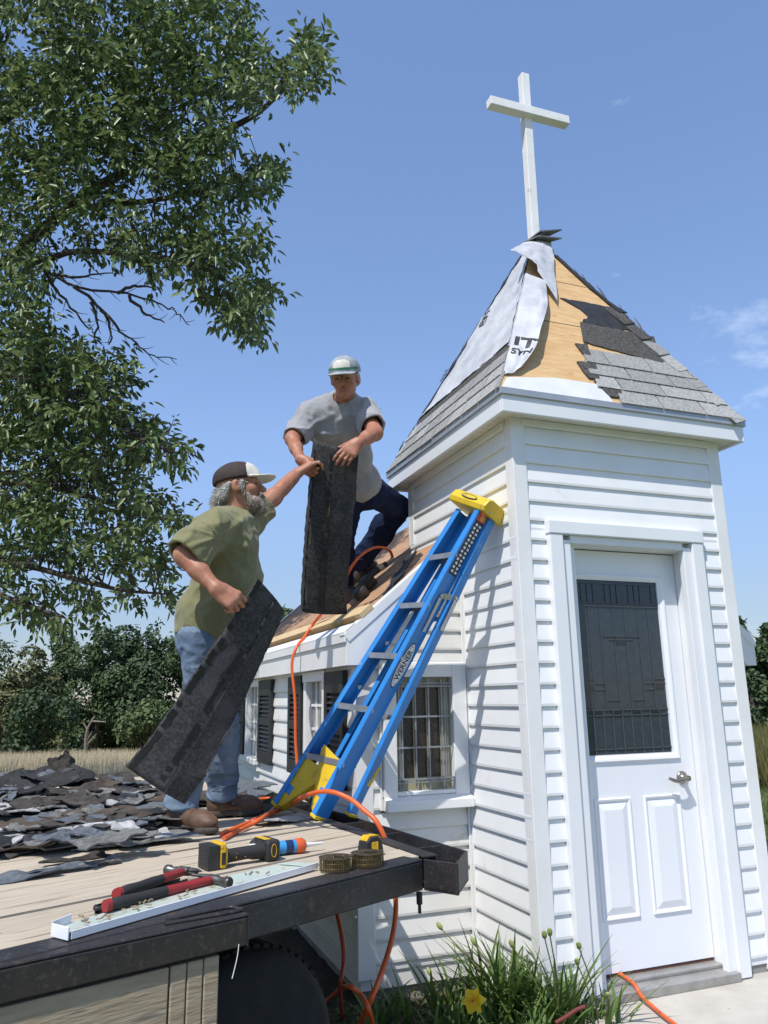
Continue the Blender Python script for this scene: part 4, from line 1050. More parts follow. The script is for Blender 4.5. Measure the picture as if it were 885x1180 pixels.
m = MB(); m.prism([c+d*x_+Z*z_-nn*.020 for x_, z_ in ((-.02, .0665), (.02, .0665), (.03, .058), (.034, .0535), (.033, .058), (.02, .070), (-.02, .070), (-.033, .058), (-.034, .0535), (-.03, .058))], nn*.040); m.build('top_band', TYEL, tm)
m = MB(); m.obox(c-nn*.0268+Z*.034, d*.016, nn*.0008, Z*.014); m.build('badge', TYEL, tm, bevel=.001)

# ------------------------------------------------------------------ hoses
def hose(name, pts, r, mat, label, n=8):
    m = MB(); m.tube(catmull(pts, n), r, 10); return props(m.build(name, mat), label, 'hose')
hose('air_hose', [on_deck(255, 961, .012), on_deck(275, 953, .012), on_deck(300, 942, .015), on_deck(330, 930, .03), at(352, 917, 3.55), at(378, 912, 3.42), at(402, 920, 3.36), at(420, 934, 3.30), at(436, 950, 3.25),
                   at(449, 985, 3.22), at(456, 1035, 3.20), at(453, 1075, 3.10), at(440, 1120, 2.98), at(424, 1160, 2.86), onZ(405, 1200, -.09)], .0105, ORANGE, 'orange air hose looping across the deck in front of the ladder feet and down')
hose('air_hose', [on_deck(258, 966, .011), on_deck(285, 952, .012), on_deck(303, 942, .034), on_deck(315, 932, .012), on_deck(322, 922, .012), on_deck(300, 921, .012), on_deck(270, 934, .012)], .0095, ORANGE, 'orange hose bend lying by the brown work boot')
hose('red_hose', [at(388, 1050, 3.0), at(394, 1080, 3.02), at(396, 1108, 3.0), at(392, 1140, 2.95), onZ(395, 1175, -.1)], .0085, REDHOSE, 'thin dark red hose hanging behind the trailer tyre')
hose('ground_hose', [onZ(352, 1175, -.1), onZ(380, 1150, -.09), at(398, 1137, 2.95), at(415, 1146, 2.86), at(427, 1170, 2.8), onZ(432, 1200, -.1)], .0095, ORANGE, 'orange hose curving up from the soil beside the tyre')
hose('door_hose', [Vector((.47, .14, .056)), Vector((.462, .06, .058)), Vector((.455, -.03, .05)), Vector((.452, -.08, .018)), onZ(750, 1158, .008), onZ(768, 1173, .008), onZ(800, 1195, .008), onZ(850, 1215, .008)], .009, ORANGE, 'orange hose coming out under the white door onto the concrete')
RB0 = Vector((0, 0, RZ)); RBN = np.array([-RS, 0, 1.0])
def on_roof(x, y, o=0.0): return onP(x, y, (0, 0, RZ+o/nl.z), RBN)
hs = [on_roof(450, 646, .05), at(452, 641, 5.2), at(447, 633, 5.1), at(432, 631, 5.0), at(416, 640, 4.85), at(404, 655, 4.72), at(392, 680, 4.68), at(377, 700, 4.75), Vector((-.63, 1.56, rl(-.63)+.075)), Vector((-.70, 1.54, rl(-.70)+.04))]
eh = Vector((-.765, 1.50, rl(-.765)+.02)); 
hs += [eh, Vector((-.795, 1.49, 1.55)), Vector((-.78, 1.46, 1.35)), Vector((-.775, 1.45, 1.1)), Vector((-.77, 1.42, .9)), Vector((-.80, 1.38, .80))]
hose('air_hose', hs, .0095, ORANGE, 'orange air hose running from the nail gun down over the eave')
# ------------------------------------------------------------------ nail gun and boards on the roof
LN = Vector((0, 1, 0))
def roofp(x, y, o=0.0): return Vector((x, y, rl(x)))+nl*o
g0_ = on_roof(421, 688, .0)
gx, gy = -.47, 1.06
g0_ = at(424, 672, 4.75); 
# slide along the view ray until it sits on the deck
g0_ = on_roof(426, 684, .0)
t = thing('nail_gun', 'black pneumatic coil nailer lying on the bare roof boards', 'nail gun', tuple(g0_))
X_ = sl; Y_ = Vector((0, 1, 0)); N_ = nl
def gp(a, b, c): return g0_+X_*a+Y_*b+N_*c
ga = (gp(.16, .10, .06)-gp(-.06, -.04, .06)).normalized()
m = MB(); m.lathe(gp(-.055, -.02, .012), N_, [(0, .045), (.004, .052), (.05, .052), (.062, .044), (.064, .03)], 24); m.build('magazine', BLK, t)
m = MB(); m.lathe(gp(.055, .06, .012), N_, [(0, .05), (.004, .056), (.07, .056), (.082, .045), (.085, .03), (.08, .02)], 24); m.build('cylinder', BLK, t)
m = MB(); m.lathe(gp(.055, .06, .0972), N_, [(0, .026), (.004, .022)], 20); m.lathe(gp(-.055, -.02, .0762), N_, [(0, .026), (.003, .022)], 20); m.build('cap_disc', SILV, t)
m = MB(); m.tube([gp(-.03, .03, .05), gp(.02, .0, .07), gp(.10, .0, .085), gp(.17, .0, .08), gp(.215, .0, .075)], [.018, .020, .019, .018, .017], 12); m.build('grip', RUB, t)
m = MB(); m.tube([gp(.15, .0, .0815), gp(.185, .0, .0785)], .0215, 14); m.build('tape_wrap', M('tan_tape', (.42, .30, .18), .7), t)
m = MB(); m.tube([gp(.21, 0, .075), gp(.28, .0, .07)], [.010, .009], 10); m.build('air_fitting', M('brass', (.36, .29, .15), .35, metal=.8), t)
m = MB(); m.obox(gp(-.12, -.02, .03), X_*.03, Y_*.014, N_*.018); m.build('nose', SILV, t, bevel=.003)
m = MB(); a = on_roof(434, 702); y_a = a.y; xq = -.60
m.obox(roofp(xq, .58+1.7, .0205), sl*.046, LN*1.70, nl*.019)
props(m.build('toe_board', LUMBER, bevel=.003), 'long new two by four nailed flat along the roof above the eave', 'board')
def roof_strip(x0, y0, x1, y1, seed, name, mat, label):
    m = MB(); r_ = random.Random(seed); d = (roofp(x1, y1)-roofp(x0, y0)); L = d.length; d.normalize(); s = nl.cross(d)
    n = 8; w_ = .045; vs = []
    for i in range(n+1):
        p = roofp(x0, y0, .004)+d*L*i/n
        vs += [p+s*(w_+r_.uniform(-.018, .018))+nl*r_.uniform(0, .012), p, p-s*(w_+r_.uniform(-.018, .018))+nl*r_.uniform(0, .012)]
    m.add(vs, [(3*i+j, 3*i+j+1, 3*i+j+4, 3*i+j+3) for i in range(n) for j in (0, 1)])
    o = m.build(name, mat); md = o.modifiers.new('s', 'SOLIDIFY'); md.thickness = .005
    props(o, label, 'scrap')
roof_strip(-.44, .70, -.03, 1.30, 3, 'dark_strip', FELT, 'ragged dark strip against the tower on the bare roof')  # ragged dark strip laid over the roof boards beside the tower

# ------------------------------------------------------------------ heap of torn roofing on the deck
pc = f3+e1*(-.32)+n1*2.75
def mound(x, y):
    v = Vector((x-pc.x, y-pc.y, 0)); q = (v.dot(e1)/.50)**2+(v.dot(n1)/.70)**2
    return .12*math.exp(-q*1.2)
MATS = {'dark': M('shingle_back', (.035, .031, .028), .9, (.075, .068, .06), 22, bump=.5, bscale=60, spec=.25, spots=[(5, .6, .1, (.10, .09, .08), .5)]),
        'felt': FELT, 'brown': M('old_felt', (.055, .043, .035), .9, (.10, .08, .062), 9, bump=.4, bscale=30, spec=.2),
        'grey': M('worn_shingle', (.20, .20, .19), .95, (.115, .115, .11), 55, bump=.5, bscale=130, spec=.2, spots=[(4, .56, .1, (.07, .068, .066), .7)]),
        'white': M('torn_wrap', (.46, .46, .45), .7, (.28, .28, .28), 7, bump=.3, bscale=18),
        'slate': M('slate_blue_shingle', (.085, .10, .12), .9, (.14, .155, .17), 40, bump=.4, bscale=90, spec=.25),
        'blue': M('blue_tarp', (.03, .06, .35), .5)}
def scrap(px, py, L, Wd, ang, kind, seed, label=None, dz=0.0, tilt=None, curl=0.0, group='torn shingle scraps heaped on the trailer', st=None):
    r_ = random.Random(seed)
    if st is not None:
        p = f3+e1*st[0]+n1*st[1]; p.z = DZ+.012+dz+mound(p.x, p.y)
    else:                                         # march the sight line down onto the heap
        dv = Vector(ray(px, py)); q_ = Vector(CAM); k_ = 1.5
        while k_ < 7.5:
            q_ = Vector(CAM)+dv*k_
            if q_.z <= DZ+.012+dz+mound(q_.x, q_.y): break
            k_ += .01
        p = q_
    h = .15; gxm = (mound(p.x+h, p.y)-mound(p.x-h, p.y))/(2*h); gym = (mound(p.x, p.y+h)-mound(p.x, p.y-h))/(2*h)
    N = Vector((-gxm+r_.uniform(-.07, .07), -gym+r_.uniform(-.07, .07), 1)).normalized()
    if tilt: N = Vector(tilt).normalized()
    a = R(ang); X = Vector((math.cos(a), math.sin(a), 0)); X = (X-N*X.dot(N)).normalized(); Y = N.cross(X)
    nx_, ny_ = 10, 5; vs = []
    for j in range(ny_+1):
        for i in range(nx_+1):
            u = i/nx_-.5; v = j/ny_-.5
            eu = (r_.uniform(-.05, .05) if i in (0, nx_) else 0); ev = (r_.uniform(-.12, .12) if j in (0, ny_) else 0)
            w_ = .016*vn(u*3+seed, v*2, seed*1.7)+curl*(u*u*1.2+abs(v)*v*.8) + .004*vn(u*9, v*9, seed)
            vs.append(p+X*(u+eu)*L*(1-.25*v*math.sin(seed))+Y*(v+ev)*Wd*(1+.3*u*math.cos(seed*2))+N*(w_+.004))
    m = MB(); m.add(vs, [(j*(nx_+1)+i, j*(nx_+1)+i+1, (j+1)*(nx_+1)+i+1, (j+1)*(nx_+1)+i) for j in range(ny_) for i in range(nx_)], False)
    o = m.build('shingle_scrap', MATS[kind], recalc=False)
    md = o.modifiers.new('s', 'SOLIDIFY'); md.thickness = .006; md.offset = -1
    props(o, label or GEN[kind], 'shingle scrap', group)
    return o
GEN = {'dark': 'torn dark-backed shingle scrap lying in the roofing heap on the trailer', 'felt': 'crumpled black felt scrap in the roofing heap on the trailer',
       'brown': 'brown weathered felt scrap in the roofing heap on the trailer', 'grey': 'torn grey granule shingle in the roofing heap on the trailer',
       'white': 'torn whitish wrap scrap in the roofing heap on the trailer', 'slate': 'bluish grey shingle piece in the roofing heap on the trailer', 'blue': 'blue tarp scrap under the heap'}
# base layer: many overlapping pieces
r_ = random.Random(21)
kinds = ['dark', 'brown', 'grey', 'slate', 'white', 'felt', 'grey', 'brown', 'dark', 'dark', 'grey', 'slate']
n_ = 0
while n_ < 120:
    s_, t_ = r_.uniform(-1.75, .35), r_.uniform(.95, 3.15)
    if t_ < 1.08+.9*max(0, s_+.45): continue
    q_ = f3+e1*s_+n1*t_
    if (q_-r0).dot(rout) > -.10: continue
    sz = r_.uniform(.35, 1.0)
    k_ = kinds[n_ % 12]; f_ = .55 if k_ == 'white' else 1
    scrap(0, 0, (.16+.32*sz)*f_, (.06+.13*sz)*f_, r_.uniform(-30, 80), k_, 100+n_, dz=r_.uniform(.0, .035), curl=r_.uniform(-.02, .05), st=(s_, t_)); n_ += 1
for i in range(62):
    px, py = r_.uniform(-20, 195), r_.uniform(890, 968)
    if py > 935 and px > 170: continue
    k_ = ('grey', 'slate', 'dark', 'grey', 'dark', 'felt', 'brown', 'slate', 'grey', 'white')[i % 10]; sz = r_.uniform(.4, 1.0)
    scrap(px, py, .08+.20*sz, .04+.075*sz, r_.uniform(-40, 90), k_, 300+i, dz=r_.uniform(.05, .07), curl=r_.uniform(-.03, .05))
# pieces that can be told apart
scrap(30, 906, .50, .24, 12, 'felt', 1, 'long crumpled black felt sheet on the left shoulder of the roofing heap', dz=.07, curl=.10)
scrap(-6, 912, .42, .24, 40, 'felt', 11, 'black felt fold where the heap leaves the picture at left', dz=.07, curl=.12)
scrap(72, 880, .19, .15, 35, 'dark', 2, 'curled dark shingle standing up at the very top of the roofing heap', dz=.05, tilt=(-.35, -.75, .35), curl=.12)
scrap(112, 898, .40, .20, 5, 'dark', 3, 'broad dark felt sheet draped on the right shoulder of the roofing heap', dz=.05, curl=.08)
scrap(64, 896, .36, .20, 30, 'felt', 25, 'folded black felt just under the curled shingle on top of the heap', dz=.07, curl=.10)
scrap(60, 925, .36, .16, 15, 'dark', 26, 'large dark torn sheet across the middle of the roofing heap', dz=.06, curl=.05)
scrap(140, 912, .36, .15, 20, 'dark', 27, 'large dark sheet between the heap and the tilted shingle', dz=.05, curl=.04)
scrap(100, 948, .50, .20, 28, 'brown', 28, 'brown felt sheet low in the middle of the roofing heap', dz=.05, curl=.04)
scrap(12, 920, .30, .15, 10, 'grey', 4, 'pale grey granule shingle at the left end of the heap', dz=.04)
scrap(30, 953, .26, .09, 30, 'white', 5, 'white torn wrap scrap low on the left of the roofing heap', dz=.035)
scrap(85, 932, .22, .09, 50, 'white', 6, 'white jagged wrap piece in the middle of the roofing heap', dz=.035)
scrap(55, 912, .16, .05, 25, 'white', 7, 'thin whitish strip near the top of the roofing heap', dz=.05)
scrap(115, 900, .12, .05, 40, 'white', 17, 'small white scrap on the right slope of the roofing heap', dz=.05)
scrap(85, 914, .13, .06, 60, 'white', 18, 'little white triangle of wrap high on the roofing heap', dz=.05)
scrap(180, 922, .30, .09, 18, 'white', 8, 'white wrap scrap beside the bottom corner of the tilted shingle', dz=.02)
scrap(125, 937, .62, .17, 22, 'slate', 9, 'long bluish grey shingle across the front of the roofing heap', dz=.045)
scrap(115, 965, .55, .14, 24, 'grey', 10, 'long grey granule shingle at the front edge of the heap', dz=.02)
scrap(160, 966, .28, .15, 22, 'white', 12, 'silvery wrap flap on the deck just left of the work boots', dz=.012, curl=.02)
scrap(40, 1006, .40, .05, 20, 'slate', 13, 'long narrow dark sliver of shingle on the bare planks at left', dz=.0)
scrap(12, 1012, .30, .06, 15, 'slate', 14, 'dark shingle sliver on the planks at the left end of the trailer', dz=.0)
scrap(88, 990, .26, .035, 24, 'dark', 15, 'thin dark splinter of shingle on the planks before the heap', dz=.0)
scrap(115, 994, .16, .03, 24, 'grey', 16, 'small grey sliver of shingle on the planks behind the hammers', dz=.0)
scrap(180, 963, .24, .05, 26, 'blue', 19, 'edge of blue tarp showing beside the work boots', dz=.004)
scrap(285, 903, .55, .26, 60, 'slate', 20, 'flat grey shingle sheet on the deck next to the shuttered wall', dz=.01)
scrap(275, 915, .40, .20, 40, 'slate', 22, 'grey shingle sheet lying partly under the far boot', dz=.005)
scrap(296, 930, .50, .10, 30, 'felt', 23, 'black felt roll edge lying between the boots and the ladder', dz=.02, curl=.14)
scrap(330, 943, .36, .13, 30, 'white', 24, 'white wrap scrap on the deck behind the ladder foot', dz=.004)
# ------------------------------------------------------------------ smooth bodies: signed distances -> surface nets
def V3(v): return np.array([v[0], v[1], v[2]], np.float32)
class Sdf:
    def __init__(s): s.p = []; s.post = None
    def cap(s, a, b, ra, rb=None, k=.02, op='u'):
        a, b = V3(a), V3(b); rb = ra if rb is None else rb; ba = b-a; bb = float(ba @ ba)+1e-9
        def f(P):
            pa = P-a; t = np.clip(pa @ ba/bb, 0, 1); return np.linalg.norm(pa-t[:, None]*ba, axis=1)-(ra+(rb-ra)*t)
        s.p.append((f, (a+b)/2, float(np.linalg.norm(ba))/2+max(ra, rb), k, op)); return s
    def ell(s, c, r, M_=None, k=.02, op='u'):
        c = V3(c); r = np.array(r, np.float32); M_ = np.eye(3, dtype=np.float32) if M_ is None else np.array([V3(q) for q in M_], np.float32)
        def f(P):
            q = (P-c) @ M_.T; k0 = np.linalg.norm(q/r, axis=1); k1 = np.linalg.norm(q/(r*r), axis=1)+1e-6; return k0*(k0-1)/k1
        s.p.append((f, c, float(r.max()), k, op)); return s
    def box(s, c, hs_, M_, rd=.01, k=.01, op='u'):
        c = V3(c); hs_ = np.array(hs_, np.float32)-rd; M_ = np.array([V3(q) for q in M_], np.float32)
        def f(P):
            q = np.abs((P-c) @ M_.T)-hs_; return np.linalg.norm(np.maximum(q, 0), axis=1)+np.minimum(q.max(1), 0)-rd
        s.p.append((f, c, float(np.linalg.norm(hs_))+rd, k, op)); return s
    def fn(s, f, c, R_, k=.01, op='u'): s.p.append((f, V3(c), R_, k, op)); return s
    def __call__(s, P, bc=None, br=0.0):
        d = np.full(len(P), 1.0, np.float32)
        for f, c, R_, k, op in s.p:
            if bc is not None and np.linalg.norm(c-bc)-R_-br > .09: continue
            q = f(P)
            if op == 'u':
                h = np.clip(.5+.5*(d-q)/k, 0, 1); d = d+(q-d)*h-k*h*(1-h)
            elif op == 's':
                h = np.clip(.5-.5*(d+q)/k, 0, 1); d = d+(-q-d)*h+k*h*(1-h)
            else: d = np.maximum(d, q)
        return s.post(P, d) if s.post else d
def snet(name, sdf, h, mats, parent=None, assign=None, smooth=2, label=None):
    lo = np.min([c-R_ for f, c, R_, k, op in sdf.p if op == 'u'], 0)-.03; hi = np.max([c+R_ for f, c, R_, k, op in sdf.p if op == 'u'], 0)+.03
    B = 12; nb = np.ceil((hi-lo)/(h*B)).astype(int); n = nb*B
    vol = np.full(tuple(n), 1.0, np.float32)
    ii = np.stack(np.meshgrid(*[np.arange(q) for q in nb], indexing='ij'), -1).reshape(-1, 3)
    cen = (lo+(ii+.5)*B*h-.5*h).astype(np.float32); br = h*B*.87
    dc = sdf(cen); g = np.stack(np.meshgrid(*[np.arange(B)]*3, indexing='ij'), -1).reshape(-1, 3)
    for q, c, d in zip(ii, cen, dc):
        o = q*B; s_ = tuple(slice(a, a+B) for a in o)
        if abs(d) > br*1.25+.035: vol[s_] = d; continue
        vol[s_] = sdf((lo+(o+g)*h).astype(np.float32), c, br).reshape(B, B, B)
    ins = vol < 0; sl_ = [slice(0, -1), slice(1, None)]
    cnt = sum(ins[sl_[a], sl_[b], sl_[c]].astype(np.int8) for a in (0, 1) for b in (0, 1) for c in (0, 1))
    cell = np.argwhere((cnt > 0) & (cnt < 8)); cid = np.full(cnt.shape, -1, np.int32); cid[tuple(cell.T)] = np.arange(len(cell))
    acc = np.zeros((len(cell), 3)); num = np.zeros(len(cell))
    for ax in range(3):
        for a in (0, 1):
            for b in (0, 1):
                o0 = np.zeros(3, int); o0[(ax+1) % 3] = a; o0[(ax+2) % 3] = b; o1 = o0.copy(); o1[ax] = 1
                v0 = vol[tuple((cell+o0).T)]; v1 = vol[tuple((cell+o1).T)]; x = (v0 < 0) != (v1 < 0)
                t = np.where(x, v0/(v0-v1+1e-12), 0); acc[x] += (cell+o0)[x]; acc[x, ax] += t[x]; num[x] += 1
    V = lo+acc/num[:, None]*h; F = []
    for ax in range(3):
        a_, b_ = (ax+1) % 3, (ax+2) % 3
        s0 = [slice(None)]*3; s1 = [slice(None)]*3; s0[ax] = slice(0, -1); s1[ax] = slice(1, None)
        i0, i1 = ins[tuple(s0)], ins[tuple(s1)]; e = np.argwhere(i0 != i1)
        e = e[(e[:, a_] > 0) & (e[:, b_] > 0) & (e[:, a_] < cnt.shape[a_]) & (e[:, b_] < cnt.shape[b_])]
        sg = i0[tuple(e.T)]; q = []
        for da, db in ((-1, -1), (0, -1), (0, 0), (-1, 0)):
            c = e.copy(); c[:, a_] += da; c[:, b_] += db; q.append(cid[tuple(c.T)])
        q = np.stack(q, 1); q = np.where(sg[:, None], q, q[:, ::-1]); F.append(q)
    F = np.concatenate(F); F = F[(F >= 0).all(1)]
    for _ in range(smooth):
        nbv = np.zeros_like(V); nn_ = np.zeros(len(V))
        for k in range(4):
            np.add.at(nbv, F[:, k], V[F[:, (k+1) % 4]]); np.add.at(nn_, F[:, k], 1)
            np.add.at(nbv, F[:, (k+1) % 4], V[F[:, k]]); np.add.at(nn_, F[:, (k+1) % 4], 1)
        V = V*.5+.5*nbv/np.maximum(nn_, 1)[:, None]
    me = bpy.data.meshes.new(name); me.from_pydata(V.tolist(), [], F.tolist())
    for m in (mats if isinstance(mats, (list, tuple)) else [mats]): me.materials.append(m)
    me.polygons.foreach_set('use_smooth', [True]*len(F))
    if assign is not None: me.polygons.foreach_set('material_index', assign(V[F].mean(1)).astype(np.int32))
    me.update(); o = bpy.data.objects.new(name, me); link(o, parent, label); return o
def ridge(P, sc_, seed, st=(1, 1, 1)):
    return 1-np.abs(vnoise(P*np.array(st, np.float32)*sc_, seed))*1.6
H3 = lambda v: Vector((v.x, v.y, 0)).normalized()
VR, VU, VF = Vector(CR), Vector(CU), Vector(CF); HR, HF = H3(VR), H3(VF)

SKIN = M('skin', (.42, .20, .125), .5, (.34, .135, .08), 30, bump=.2, bscale=110, bdist=.003, spec=.35, spots=[(16, .58, .12, (.48, .22, .15), .6), (7, .55, .15, (.36, .14, .085), .5), (60, .62, .06, (.30, .12, .07), .5)])
SKIN2 = M('skin_tanned', (.34, .145, .085), .5, (.42, .20, .13), 28, bump=.25, bscale=110, bdist=.003, spec=.35, spots=[(14, .57, .12, (.26, .09, .055), .7), (6, .55, .15, (.42, .20, .13), .5), (60, .62, .06, (.24, .09, .05), .5)])
NAIL = M('finger_nail', (.55, .36, .29), .35)
EYE = M('eye', (.05, .035, .03), .2); LIP = M('lips', (.30, .10, .08), .5)
GREENT = M('green_cotton', (.215, .205, .105), .9, (.17, .165, .082), 9, bump=.75, bscale=13, bdist=.014, spots=[(5, .58, .12, (.15, .14, .075), .5)], spec=.15, sheen=.2)
GREYT = M('grey_cotton', (.33, .335, .35), .9, (.28, .285, .30), 9, bump=.8, bscale=14, bdist=.015, spots=[(5, .58, .12, (.25, .25, .26), .6)], spec=.15, sheen=.2)
DENIM = M('faded_denim', (.10, .15, .23), .9, (.20, .26, .34), 7, bump=.7, bscale=18, bdist=.012, spec=.15, spots=[(5, .55, .15, (.30, .35, .41), .6)])
NAVY = M('navy_denim', (.010, .016, .045), .9, (.016, .026, .065), 9, bump=.7, bscale=16, bdist=.012, spec=.15)
def fuzz(o, n, L, dirf, seed, rad=.0011, where=None):
    """strands of hair grown from the surface, kept in the same mesh"""
    r_ = random.Random(seed); me = o.data; V_ = [v.co.copy() for v in me.vertices]; N_ = [v.normal.copy() for v in me.vertices]; b = bmesh.new(); b.from_mesh(me)
    for _ in range(n):
        i = r_.randrange(len(V_)); p = V_[i]
        nn = N_[i]; d = (Vector(dirf(p))*1.0+nn*.55+Vector((r_.gauss(0, .3), r_.gauss(0, .3), r_.gauss(0, .3)))).normalized(); s = d.cross(VF)
        if s.length < .1: continue
        s = s.normalized()*rad; l = L*r_.uniform(.5, 1.3); q = p-nn*.003; m_ = q+d*l*.55; e = m_+(d+Vector((0, 0, -.35))).normalized()*l*.5
        a = [b.verts.new(x) for x in (q-s, q+s, m_+s*.8, m_-s*.8, e)]
        for f in ((0, 1, 2, 3), (3, 2, 4)): fc = b.faces.new([a[k] for k in f]); fc.smooth = True
    b.to_mesh(me); b.free(); me.update()
HAIRW = M('white_hair', (.50, .48, .45), .8, (.36, .34, .31), 60, stretch=(1, 1, 3), bump=1.0, bscale=80, bdist=.01)
BOOTL = M('boot_leather', (.135, .072, .042), .6, (.085, .045, .028), 18, bump=.35, bscale=60, bdist=.004, spots=[(12, .58, .1, (.24, .17, .11), .7)])
BOOTD = M('boot_dark', (.02, .018, .017), .6, (.04, .035, .03), 18, bump=.3, bscale=50)
SOLE = M('boot_sole', (.045, .038, .032), .85, (.09, .075, .06), 30)
CAPB = M('cap_brown', (.045, .028, .024), .85, (.035, .022, .02), 40, bump=.4, bscale=200); CAPW = M('cap_cream', (.66, .63, .56), .85, (.58, .55, .48), 14, bump=.3, bscale=120)
CAPG = M('cap_grey', (.34, .37, .385), .95, (.22, .25, .265), 16, bump=.5, bscale=60, bdist=.006, spec=.1); CAPGR = M('cap_green', (.03, .16, .09), .8)

def head_sdf(S, H, f, neck, kk=.03, s=1.0):
    f = f.normalized(); l = Vector((0, 0, 1)).cross(f).normalized(); u = f.cross(l).normalized(); Mx = (f, l, u)
    P = lambda a, b, c: H+f*a*s+l*b*s+u*c*s
    S.ell(P(-.012, 0, .03), (.098*s, .076*s, .095*s), Mx, .03)
    S.ell(P(.028, 0, -.045), (.062*s, .056*s, .074*s), Mx, .03)
    S.ell(P(.068, 0, -.095), (.026*s, .028*s, .022*s), Mx, .02)
    for q in (-1, 1):
        S.ell(P(.052, q*.04, -.022), (.034*s, .026*s, .026*s), Mx, .02)
        S.ell(P(.072, q*.028, .022), (.022*s, .028*s, .011*s), Mx, .012)
        S.ell(P(.098, q*.031, .002), (.018*s, .017*s, .011*s), Mx, .008, 's')
        S.ell(P(.074, q*.031, .002), (.0145*s, .0145*s, .0115*s), Mx, .004)
        S.ell(P(-.008, q*.078, -.004), (.024*s, .012*s, .034*s), Mx, .008)
        S.ell(P(.004, q*.088, -.004), (.010*s, .008*s, .016*s), Mx, .006, 's')
    S.cap(P(.086, 0, .014), P(.112, 0, -.026), .009*s, .0145*s, .010)
    for q in (-1, 1): S.ell(P(.099, q*.013, -.029), (.012*s, .009*s, .009*s), Mx, .006)
    S.ell(P(.084, 0, -.056), (.016*s, .027*s, .007*s), Mx, .006); S.ell(P(.082, 0, -.068), (.016*s, .024*s, .008*s), Mx, .006)
    S.ell(P(.100, 0, -.0615), (.012*s, .024*s, .0022*s), Mx, .003, 's')
    S.cap(P(-.02, 0, -.06), neck, .054*s, .060*s, .03)
    return P, Mx
def hand_sdf(S, w, fwd, pn, ts, curls, fore, thumb=(.7, .7, .2), sc_=1.0, spread=.12, k=.005):
    """w wrist, fwd to the knuckles, pn palm side, ts thumb side; curls: three bends (deg) for index..little"""
    fwd = Vector(fwd).normalized(); pn = Vector(pn); pn = (pn-fwd*pn.dot(fwd)).normalized(); sd = pn.cross(fwd).normalized()
    if sd.dot(Vector(ts)) < 0: sd = -sd
    tips = []
    for i, (off, L, rad) in enumerate(((.033, 1.0, .0092), (.011, 1.10, .0096), (-.011, 1.03, .0092), (-.032, .82, .0080))):
        kn = w+fwd*(.088-.004*abs(i-1))*sc_+sd*off*sc_
        S.cap(w+sd*off*.45*sc_+fwd*.006, kn, .0155*sc_, .0125*sc_, .016)
        p = kn; ang = 0; c = curls[i] if isinstance(curls[0], (list, tuple)) else curls
        for j, (ln, cv) in enumerate(zip((.043, .027, .021), c)):
            ang += R(cv); d = (fwd*math.cos(ang)+pn*math.sin(ang)+sd*(1.5-i)*spread*.35*(1 if j == 0 else .6)).normalized()
            q = p+d*ln*L*sc_; S.cap(p, q, rad*(1.04-.07*j)*sc_, rad*(.98-.09*j)*sc_, k if j else .008); p = q
        tips.append(p)
    S.ell(w+fwd*.05*sc_+pn*.008, (.046*sc_, .040*sc_, .015*sc_), (fwd, sd, pn), .015)
    b = w+fwd*.022*sc_+sd*.024*sc_+pn*.006; d = (sd*thumb[0]+fwd*thumb[1]+pn*thumb[2]).normalized()
    p1 = b+d*.040*sc_; d2 = (d*.8+fwd*.45+pn*.15).normalized(); p2 = p1+d2*.034*sc_; p3 = p2+(d2*.9+pn*.15).normalized()*.026*sc_
    S.cap(b, p1, .0165*sc_, .0125*sc_, .014); S.cap(p1, p2, .0118*sc_, .0112*sc_, .005); S.cap(p2, p3, .0112*sc_, .0092*sc_, .004)
    S.cap(fore, w, .036*sc_, .0265*sc_, .02); S.cap(w, w+fwd*.02, .026*sc_, .024*sc_, .012)
    return tips, p3
def cap_hat(name, H, f, parent, mats, assign, s=1.0, drop=0.0):
    f = f.normalized(); l = Vector((0, 0, 1)).cross(f).normalized(); u = f.cross(l).normalized(); Mx = np.array([V3(f), V3(l), V3(u)])
    S = Sdf(); S.ell(H+f*-.010*s+u*.040*s, (.113*s, .090*s, .086*s), (f, l, u), .01)
    H0 = V3(H)
    def loc(P): return ((P-H0) @ Mx.T)/s
    def post(P, d):
        q = loc(P); cut = (.028+drop+.10*np.maximum(-q[:, 0], 0)*0-q[:, 2])*s
        d = d-.0018*np.abs(np.cos(np.arctan2(q[:, 1], q[:, 0]+.01)*3))**.3-.0035*vnoise(P*22, 3)
        d = np.maximum(d, cut); d = np.maximum(d, -(d+.006) if False else d)
        fb = (q[:, 0]-.082)/.094; lb_ = q[:, 1]/.078; rr_ = (np.sqrt(fb*fb+lb_*lb_)-1)*.08
        zz = q[:, 2]-(.036+drop-1.9*q[:, 1]**2-.10*(q[:, 0]-.09)); br_ = np.maximum(np.maximum(rr_, np.abs(zz)-.0035), .055-q[:, 0])*s
        btn = (np.linalg.norm(q-np.array([-.01, 0, .123]), axis=1)-.007)*s
        return np.minimum(np.minimum(d, br_), btn)
    S.post = post
    S.cap(H+f*.03+u*.05, H+f*.17*s+u*.02, .02, .02, .01, 'x0') if False else None
    S.p.append((lambda P: np.full(len(P), 1.0, np.float32), V3(H+f*.08*s), .15*s, .001, 'u'))
    return snet(name, S, .004, mats, parent, lambda C: assign(loc(C)), 1)
